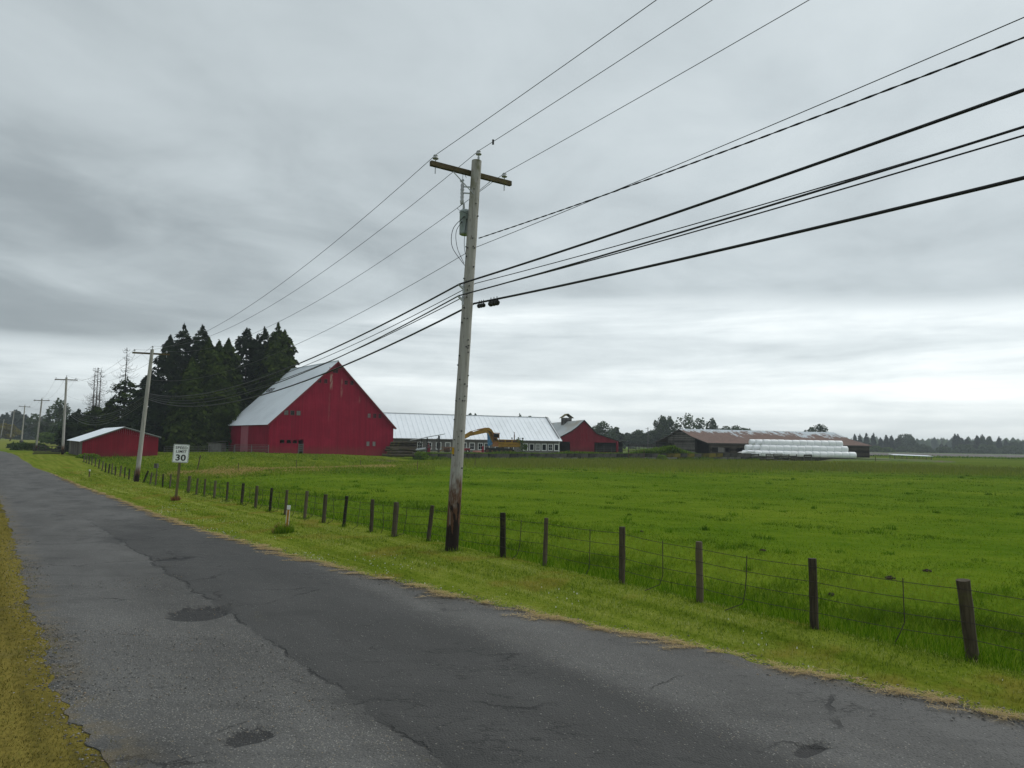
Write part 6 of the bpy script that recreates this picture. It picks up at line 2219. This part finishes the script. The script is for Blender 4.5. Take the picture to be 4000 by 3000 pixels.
CGp = 'dark conifers behind the red barn'
for (px_, py_, dep, rad, kind, lab) in (
        (641, 1312, 128, 3.6, 'd', 'leftmost tall dark conifer of the clump, rounded top beside the second pole'),
        (694, 1268, 130, 3.5, 'd', 'tall narrow dark conifer with the sharp tip, second from the left of the clump'),
        (768, 1272, 131, 3.6, 'd', 'tall dark conifer with a broad tip, third from the left of the clump'),
        (945, 1276, 131, 3.7, 'd', 'narrow dark conifer standing alone in the gap left of the right hand green cedars'),
        (1013, 1280, 130, 3.4, 'd', 'dark conifer rising behind the right hand green cedars'),
        (987, 1312, 132, 2.9, 'd', 'slim dark conifer in the gap between two taller ones near the barn'),
        (795, 1322, 122, 4.6, 'g', 'green drooping cedar at the left front of the clump'),
        (836, 1334, 120, 4.9, 'g', 'broad green drooping cedar in the middle front of the clump'),
        (873, 1326, 122, 4.7, 'g', 'green drooping cedar with twin tips right of the middle of the clump'),
        (1066, 1264, 127, 5.2, 'g', 'tallest green cedar with the pale wispy tip directly behind the barn roof'),
        (1096, 1284, 128, 4.6, 'g', 'rightmost green cedar of the clump above the barn roof'),
        (872, 1380, 124, 4.2, 'g', 'lower green cedar near the corner of the barn'),
        (735, 1400, 117, 4.4, 'g', 'lower green cedar at the left front over the small outbuilding'),
        (575, 1452, 129, 3.9, 'd', 'shorter dark conifer just left of the second pole')):
    big = kind == 'g'
    conifer(lab, gpt(px_, dep), top_h(px_, py_, dep), rad * (1.05 if big else 1.45), M['cedar_green' if big else 'cedar_dark'], nb=360 if big else 340, ns=30 if big else 28, base=.10 if big else .14, droop=.75 if big else .5, spray=.62 if big else .55, shape=.6 if big else .62, group=CGp, inner=.3)
for i, (px_, py_, dep, rad, lab) in enumerate(((600, 1600, 118, 3.6, 'dark bushy evergreen at the foot of the clump behind the red shed'), (540, 1640, 124, 3.0, 'low dark evergreen behind the roof of the red shed'),
                                              (478, 1478, 136, 5.2, 'half dead conifer with green lower branches beneath the single bare spar'), (425, 1560, 139, 3.0, 'green conifer between the two bare topped trees'),
                                              (365, 1585, 141, 3.5, 'green conifer beneath the three bare spars'), (300, 1600, 143, 3.2, 'dark evergreen right of the third pole'), (515, 1570, 134, 2.8, 'dark evergreen between bare spar and clump'),
                                              (280, 1650, 128, 2.6, 'low dark evergreen behind the end of the red shed'), (335, 1640, 133, 3.0, 'low bushy evergreen above the left end of the shed roof'), (430, 1640, 130, 3.2, 'low bushy evergreen above the middle of the shed roof'))):
    conifer(lab, gpt(px_, dep), top_h(px_, py_, dep), rad, M['cedar_green' if i in (2, 3, 4, 8) else 'cedar_dark'], nb=200, ns=24, base=.03, droop=.3, spray=.55, shape=.42, group='evergreens behind the low red shed', inner=.2)
# bare spars standing out of the tops
for (px_, py0, py1, dep, lab, ww) in ((473, 1358, 1560, 136.5, 'tall bare dead spar with fine drooping branches, rightmost of the spars', 3.4), (352, 1438, 1640, 141.5, 'left bare spar of the three close together', 2.6),
                                      (364, 1436, 1640, 142, 'middle bare spar of the three close together', 2.6), (376, 1442, 1640, 141.2, 'right bare spar of the three close together', 2.6)):
    g = gpt(px_, dep)
    t = thing('bare_spar', lab, 'tree', g, 0, 'bare dead tree tops')
    h1, h0 = top_h(px_, py0, dep), top_h(px_, py1, dep)
    MB().tube([(0, 0, -.3), (.05, 0, h0), (0, .05, (h0 + h1) / 2), (.03, 0, h1)], [.24, .15, .10, .03], 7).build('trunk', M['deadwood'], t)
    mb = MB()
    for k in range(85):
        z = h0 + (h1 - h0) * rnd.random() ** .9
        f_ = 1 - (z - h0) / (h1 - h0)
        ln = ww * (.25 + .75 * f_) * rnd.uniform(.5, 1.1)
        a = rnd.uniform(0, 2 * PI)
        e = V((math.cos(a), math.sin(a), 0))
        mb.tube([V((0, 0, z)), V((0, 0, z)) + e * ln * .5 - UP * rnd.uniform(.1, .35) * ln, V((0, 0, z)) + e * ln * .9 - UP * rnd.uniform(-.1, .3) * ln, V((0, 0, z)) + e * ln * 1.05 + UP * rnd.uniform(.05, .4) * ln], [.034, .028, .022, .014], 3, cap=False)
    mb.build('branches', M['deadwood'], t, kind='stuff')

LG = 'trees at the far end of the road on the left'
for (px_, py_, dep, wid, mat, lab) in (
        (222, 1566, 235, 7.5, 'leaf_hazed', 'round headed broadleaf tree just left of the third pole'), (180, 1640, 240, 6.5, 'leaf_hazed', 'lower broadleaf tree under the round headed one'), (245, 1640, 232, 6.0, 'leaf', 'dark leafy tree directly behind the third pole'),
        (140, 1620, 300, 9.0, 'leaf_hazed', 'dark broadleaf tree between fourth and fifth poles'), (168, 1648, 290, 7.5, 'leaf_hazed', 'dark tree right of the fourth pole'), (200, 1690, 215, 8.5, 'leaf_light', 'light green shrubby tree low beside the third pole'),
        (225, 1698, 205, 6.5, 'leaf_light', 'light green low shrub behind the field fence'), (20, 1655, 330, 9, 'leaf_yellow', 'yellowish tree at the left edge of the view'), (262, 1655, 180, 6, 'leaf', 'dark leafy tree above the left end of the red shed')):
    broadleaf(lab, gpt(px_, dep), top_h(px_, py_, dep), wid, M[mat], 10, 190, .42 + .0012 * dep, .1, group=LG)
for (px_, py_, dep, rad, lab) in ((52, 1598, 430, 7.5, 'tall dark conifer left of the sixth pole'), (70, 1612, 440, 7, 'dark conifer right of the sixth pole'), (92, 1622, 425, 6, 'dark conifer behind the fifth pole'), (38, 1625, 440, 7, 'dark conifer second from the left edge'),
                                  (16, 1612, 450, 6, 'dark pointed conifer near the left edge'), (3, 1618, 445, 7, 'dark conifer at the left edge of the view'), (108, 1650, 430, 6, 'low dark conifer above the trailer'), (122, 1660, 440, 6, 'low dark conifer left of the pale house'), (78, 1660, 415, 6, 'low dark conifer behind the fifth pole foot')):
    conifer(lab, gpt(px_, dep), top_h(px_, py_, dep), rad, M['cedar_dark'], nb=110, ns=16, base=.02, droop=.3, spray=1.5, shape=.6, group=LG, inner=.15)
bush('long clipped dark green hedge at the foot of the fourth pole', gpt(122, 138), 1.35, 8.0, M['leaf'], 2600, .26, 'hedge', 'hedge', 2.6)
bush('low dark green hedge end nearer the mailbox', gpt(78, 150), 1.1, 5.5, M['leaf'], 1200, .28, 'hedge', 'hedge', 2.5)
bush('round weedy bush at the near corner of the low red shed', V((-50.6, 85.6, Zt(-50.6, 85.6))), .5, 2.6, M['weed'], 900, .22)
bush('dark bush standing before the field end of the log pile', V((-14.6, 116.2, Zt(-14.6, 116.2))), 1.3, 2.6, M['weed'], 1200, .2)
bush('small green bush at the foot of the lichened part of the block wall', V((24.9, 117.2, Zt(24.9, 117.2))), .95, 1.7, M['weed'], 700, .18)
sap = thing('sapling', 'spindly leafy sapling standing just right of the excavator', 'sapling', (1.9, 120.6, 1.0))
mb = MB()
mb.tube([(0, 0, -.2), (.1, 0, .9), (-.3, .1, 1.9), (-.75, .1, 2.6)], [.04, .03, .02, .01], 5)
mb.tube([(.1, 0, .9), (.5, .1, 1.5), (.45, 0, 1.9)], [.025, .015, .01], 4)
mb.tube([(-.2, .05, 1.7), (.1, 0, 2.1), (.05, 0, 2.5)], [.02, .012, .008], 4)
mb.build('stem', M['bark'], sap)
c = np.concatenate([NR.normal(m_, s__, (k_, 3)) for m_, s__, k_ in (((.05, 0, .8), (.28, .3, .4), 130), ((.35, 0, 1.45), (.3, .3, .28), 90), ((-.4, 0, 2.05), (.3, .25, .2), 60), ((-.7, .1, 2.5), (.16, .15, .12), 30), ((.05, 0, 2.3), (.12, .1, .15), 25))])
d_ = unit(NR.normal(0, 1, c.shape))
crown_obj('crown', c, d_, .2 + .12 * NR.random(len(c)), np.full(len(c), .07), unit(np.cross(d_, unit(NR.normal(0, 1, c.shape)))), M['leaf_light'], NR.random(len(c)), sap)
MB().lathe([(.03, -.12), (.13, -.1), (.17, 0), (.13, .1), (.03, .12)], 10, (.25, 0, 2.62)).bar((.25, 0, 2.5), (.05, 0, 1.6), .03, .03).build('lamp_head', M['dark_steel'], None, label='dark round lamp head on a thin stem behind the sapling', cat='lamp', loc=(1.75, 121.4, 1.0))

CT = 'broadleaf trees behind the farm on the right'
for (px_, py_, dep, wid, mat, lab, op) in (
        (2348, 1648, 290, 8.8, 'leaf_hazed', 'broad dark tree directly behind the sweeping roof barn', .0), (2404, 1668, 300, 4.0, 'leaf_hazed', 'slim tree right of the broad one behind the sweeping roof barn', .0), (2420, 1692, 295, 5.0, 'leaf_hazed', 'low round tree over the end of the sweeping roof', .0),
        (2455, 1690, 310, 6.0, 'leaf_hazed', 'low bushy tree left of the thin distant pole', .0), (2496, 1680, 310, 7.0, 'leaf_hazed', 'bushy tree in the middle of the gap between the two barns', .0), (2530, 1686, 305, 5.5, 'leaf_hazed', 'bushy tree right behind the thin distant pole', .0),
        (2552, 1682, 300, 6.5, 'leaf_hazed', 'bushy tree left of the big double crowned tree', .0), (2586, 1626, 295, 6.8, 'leaf_hazed', 'left crown of the big tree at the corner of the rusty roof', .0), (2616, 1628, 297, 6.2, 'leaf_hazed', 'right crown of the big tree at the corner of the rusty roof', .0),
        (2678, 1616, 300, 7.6, 'leaf', 'airy tall poplar above the left end of the rusty roof', .45), (2732, 1630, 305, 5.2, 'leaf', 'thin airy poplar above the rusty roof', .55), (2780, 1636, 300, 4.8, 'leaf_hazed', 'dense narrow tree above the rusty roof', .1),
        (2835, 1668, 300, 8.5, 'leaf_hazed', 'left part of the low rounded thicket above the rusty roof', .0), (2870, 1664, 300, 8.0, 'leaf_hazed', 'middle part of the low rounded thicket above the rusty roof', .0), (2905, 1672, 300, 8.0, 'leaf_hazed', 'right part of the low rounded thicket above the rusty roof', .0),
        (3166, 1668, 330, 5.8, 'leaf_hazed', 'smaller left tree of the pair above the right end of the rusty roof', .1), (3203, 1655, 330, 7.2, 'leaf_hazed', 'larger right tree of the pair above the right end of the rusty roof', .1),
        (1830, 1612, 260, 3.0, 'leaf_hazed', 'small tree top showing just right of the nearest pole over the white roof', .2), (1852, 1618, 262, 2.4, 'leaf_hazed', 'small tree top over the white roof, second right of the nearest pole', .2), (2030, 1622, 300, 2.6, 'leaf_hazed', 'tiny tree top over the white roof left of its right end', .2), (2062, 1622, 300, 3.6, 'leaf_hazed', 'tiny double tree top over the white roof near its right end', .2)):
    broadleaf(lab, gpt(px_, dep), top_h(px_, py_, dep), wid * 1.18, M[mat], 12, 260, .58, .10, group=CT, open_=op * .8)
RG = 'hazy trees along the far edge of the fields on the right'
GZ = 560
for (px_, py_, wpx, kind, lab) in (
        (3340, 1697, 20, 'c', 'leftmost hazy conifer beside the end of the rusty roof shed'), (3359, 1696, 22, 'c', 'second hazy conifer right of the rusty roof shed'), (3385, 1692, 28, 'c', 'third hazy conifer right of the rusty roof shed'), (3412, 1691, 28, 'c', 'fourth hazy conifer with a pointed tip'),
        (3440, 1710, 26, 'c', 'low hazy conifer before the twin pointed ones'), (3462, 1700, 24, 'c', 'left of the twin pointed hazy conifers'), (3483, 1700, 24, 'c', 'right of the twin pointed hazy conifers'), (3510, 1708, 40, 'b', 'hazy broadleaf left of the big round one'),
        (3536, 1694, 66, 'b', 'big round hazy broadleaf tree left of the valley gap'), (3562, 1712, 40, 'b', 'hazy broadleaf sloping down to the valley gap'), (3600, 1735, 50, 'b', 'low hazy thicket in the valley gap'), (3677, 1735, 26, 'c', 'small hazy conifer in the valley gap'), (3695, 1738, 22, 'c', 'small hazy conifer right of the gap'),
        (3731, 1694, 26, 'c', 'left of two tall hazy conifers right of the valley gap'), (3743, 1696, 22, 'c', 'right of two tall hazy conifers right of the valley gap'), (3757, 1710, 24, 'c', 'hazy conifer after the two tall ones'), (3778, 1710, 26, 'c', 'hazy conifer left of the bushy group'),
        (3800, 1722, 44, 'b', 'hazy broadleaf below the bushy group'), (3818, 1700, 34, 'c', 'left tip of the bushy hazy group'), (3838, 1697, 40, 'c', 'middle tip of the bushy hazy group'), (3855, 1705, 50, 'b', 'right side of the bushy hazy group'), (3880, 1725, 50, 'b', 'hazy broadleaf before the lone conifer'),
        (3904, 1706, 26, 'c', 'lone hazy conifer near the right edge'), (3930, 1718, 30, 'c', 'hazy conifer between lone conifer and edge'), (3958, 1722, 46, 'b', 'hazy broadleaf near the right edge'), (3990, 1724, 46, 'b', 'hazy broadleaf cut by the right edge')):
    dep = GZ + rnd.uniform(-25, 25)
    hh = top_h(px_, py_, dep)
    wid = wpx * dep / FPX
    if kind == 'c':
        conifer(lab, gpt(px_, dep), hh, wid * .62, M['cedar_dark'], nb=120, ns=18, base=.05, droop=.25, spray=1.05, shape=.9, group=RG, inner=.1)
    else:
        broadleaf(lab, gpt(px_, dep), hh, wid, M['leaf_hazed'], 11, 200, .95, .05, group=RG)
for (px_, wpx, hpx, dep, lab) in ((3420, 60, 26, 470, 'light scrub below the first hazy conifers'), (3465, 50, 20, 470, 'light scrub below the twin hazy conifers'), (3615, 60, 30, 500, 'scrub thicket below the valley gap'), (3690, 80, 26, 500, 'scrub below the two tall hazy conifers'),
                                  (3770, 90, 36, 505, 'dense scrub below the bushy hazy group'), (3860, 90, 40, 505, 'dense scrub right of the bushy hazy group'), (3950, 100, 34, 510, 'dense scrub at the right edge'), (3540, 90, 24, 520, 'scrub before the big round hazy tree'), (3380, 50, 16, 455, 'low scrub at the corner of the rusty roof shed')):
    bush(lab, gpt(px_, dep), hpx * dep / FPX, wpx * dep / FPX, M['leaf_light' if 'light' in lab else 'leaf_hazed'], 900, 1.1, 'scrub', 'scrub', 8)
# far wooded skyline: nobody could count these crowns
n_ = 5200
a = R(-46) + R(92) * NR.random(n_)
r_ = 900 + 900 * NR.random(n_)
x_, y_ = r_ * np.sin(a), r_ * np.cos(a)
hgt = (9 + 9 * NR.random(n_)) * (1 + .35 * vnoise(x_, y_, .012)) + 6 * sm(1100, 1800, r_)
vs, fs, tt = [], [], []
base_ring = 6
ring = np.arange(base_ring) * 2 * PI / base_ring
V_ = np.zeros((n_, 2 * base_ring + 1, 3))
z0_ = tz(x_, y_) - .5
for j, (rf, zf_) in enumerate(((1.0, .35), (.62, .75))):
    jit = 1 + .3 * (NR.random((n_, base_ring)) - .5)
    V_[:, j * base_ring:(j + 1) * base_ring, 0] = x_[:, None] + np.cos(ring)[None] * 6.5 * rf * jit
    V_[:, j * base_ring:(j + 1) * base_ring, 1] = y_[:, None] + np.sin(ring)[None] * 6.5 * rf * jit
    V_[:, j * base_ring:(j + 1) * base_ring, 2] = (z0_ + hgt * (zf_ if j else .0))[:, None]
V_[:, -1] = np.stack([x_, y_, z0_ + hgt], -1)
F_ = []
for j in range(base_ring):
    k = (j + 1) % base_ring
    F_ += [(j, k, base_ring + k), (j, base_ring + k, base_ring + j), (base_ring + j, base_ring + k, 2 * base_ring)]
F_ = np.array(F_)
tag(np_obj('far_woodland', V_.reshape(-1, 3), (np.arange(n_)[:, None, None] * (2 * base_ring + 1) + F_[None]).reshape(-1, 3), M['leaf_hazed'], kind='stuff', attrs={'tint': np.repeat(NR.random(n_), 2 * base_ring + 1)}), 'far wooded skyline beyond the fields')

# ploughed strip, pale track and rough margins out to the right
def flat_patch(name, pts, mat, dz):
    mb_ = MB()
    mb_.add([(x, y, Zt(x, y) + dz) for x, y in pts], [tuple(range(len(pts)))])
    o_ = mb_.build(name, mat, kind='structure')
    return o_


M['tilled'] = simple('tilled_soil', (.085, .075, .068), (.15, .135, .12), .15, .95, (1, 1, 1), .5, .2)
M['track'] = simple('pale_gravel_track', (.40, .38, .35), (.52, .50, .46), .3, .9)
M['margin'] = simple('rough_margin', (.06, .10, .025), (.12, .155, .05), .1, .95, bump=.8, bdist=.5)
flat_patch('tilled_field', [(90, 205), (420, 180), (470, 330), (150, 345), (100, 330)], M['tilled'], .25)
flat_patch('farm_track', [(100, 338), (470, 326), (475, 338), (100, 350)], M['track'], .32)
flat_patch('rough_margin', [(95, 352), (480, 342), (560, 640), (120, 640)], M['margin'], .3)
n_ = 9000
x_ = 100 + 330 * NR.random(n_)
y_ = 180 + 30 * NR.random(n_)
blades('margin_grass', x_, y_, tz(x_, y_), .25 + .3 * NR.random(n_), np.full(n_, .25), .5, M['weed'], 'rough grass strip before the tilled field')
tp_ = thing('distant_pole', 'thin distant utility pole between the two barns on the right', 'utility pole', gpt(2531, 270))
MB().cyl((0, 0, 0), (0, 0, top_h(2531, 1669, 270)), .12, 6).build('shaft', M['greywood'], tp_)
MB().bar((-.9, 0, top_h(2531, 1669, 270) - .5), (.3, 0, top_h(2531, 1669, 270) - .45), .12, .12).build('crossarm', M['greywood'], tp_)
tp_ = thing('distant_pole', 'thin distant pole with a short arm rising from the valley gap on the right', 'utility pole', gpt(3680, 520))
MB().cyl((0, 0, 0), (0, 0, top_h(3680, 1714, 520)), .2, 6).build('shaft', M['greywood'], tp_)
MB().bar((-1.6, 0, top_h(3680, 1714, 520) - .4), (.6, 0, top_h(3680, 1714, 520) - .4), .3, .3).build('crossarm', M['greywood'], tp_)

# ------------------------------------------------------------------ haze
HZ = MB()
HZ.box((0, 1500, 14), (5600, 3700, 32))
hz_m, n = new_mat('haze')
pv = n.node('ShaderNodeVolumePrincipled', {'Color': (.80, .89, .95), 'Density': .00034, 'Anisotropy': .2})
n.t.nodes.new('ShaderNodeOutputMaterial')
om = [q for q in n.t.nodes if q.type == 'OUTPUT_MATERIAL'][0]
n.t.links.new(pv.outputs[0], om.inputs['Volume'])
hz = HZ.build('haze', hz_m, kind='stuff', label='thin pale haze in the air over the fields')
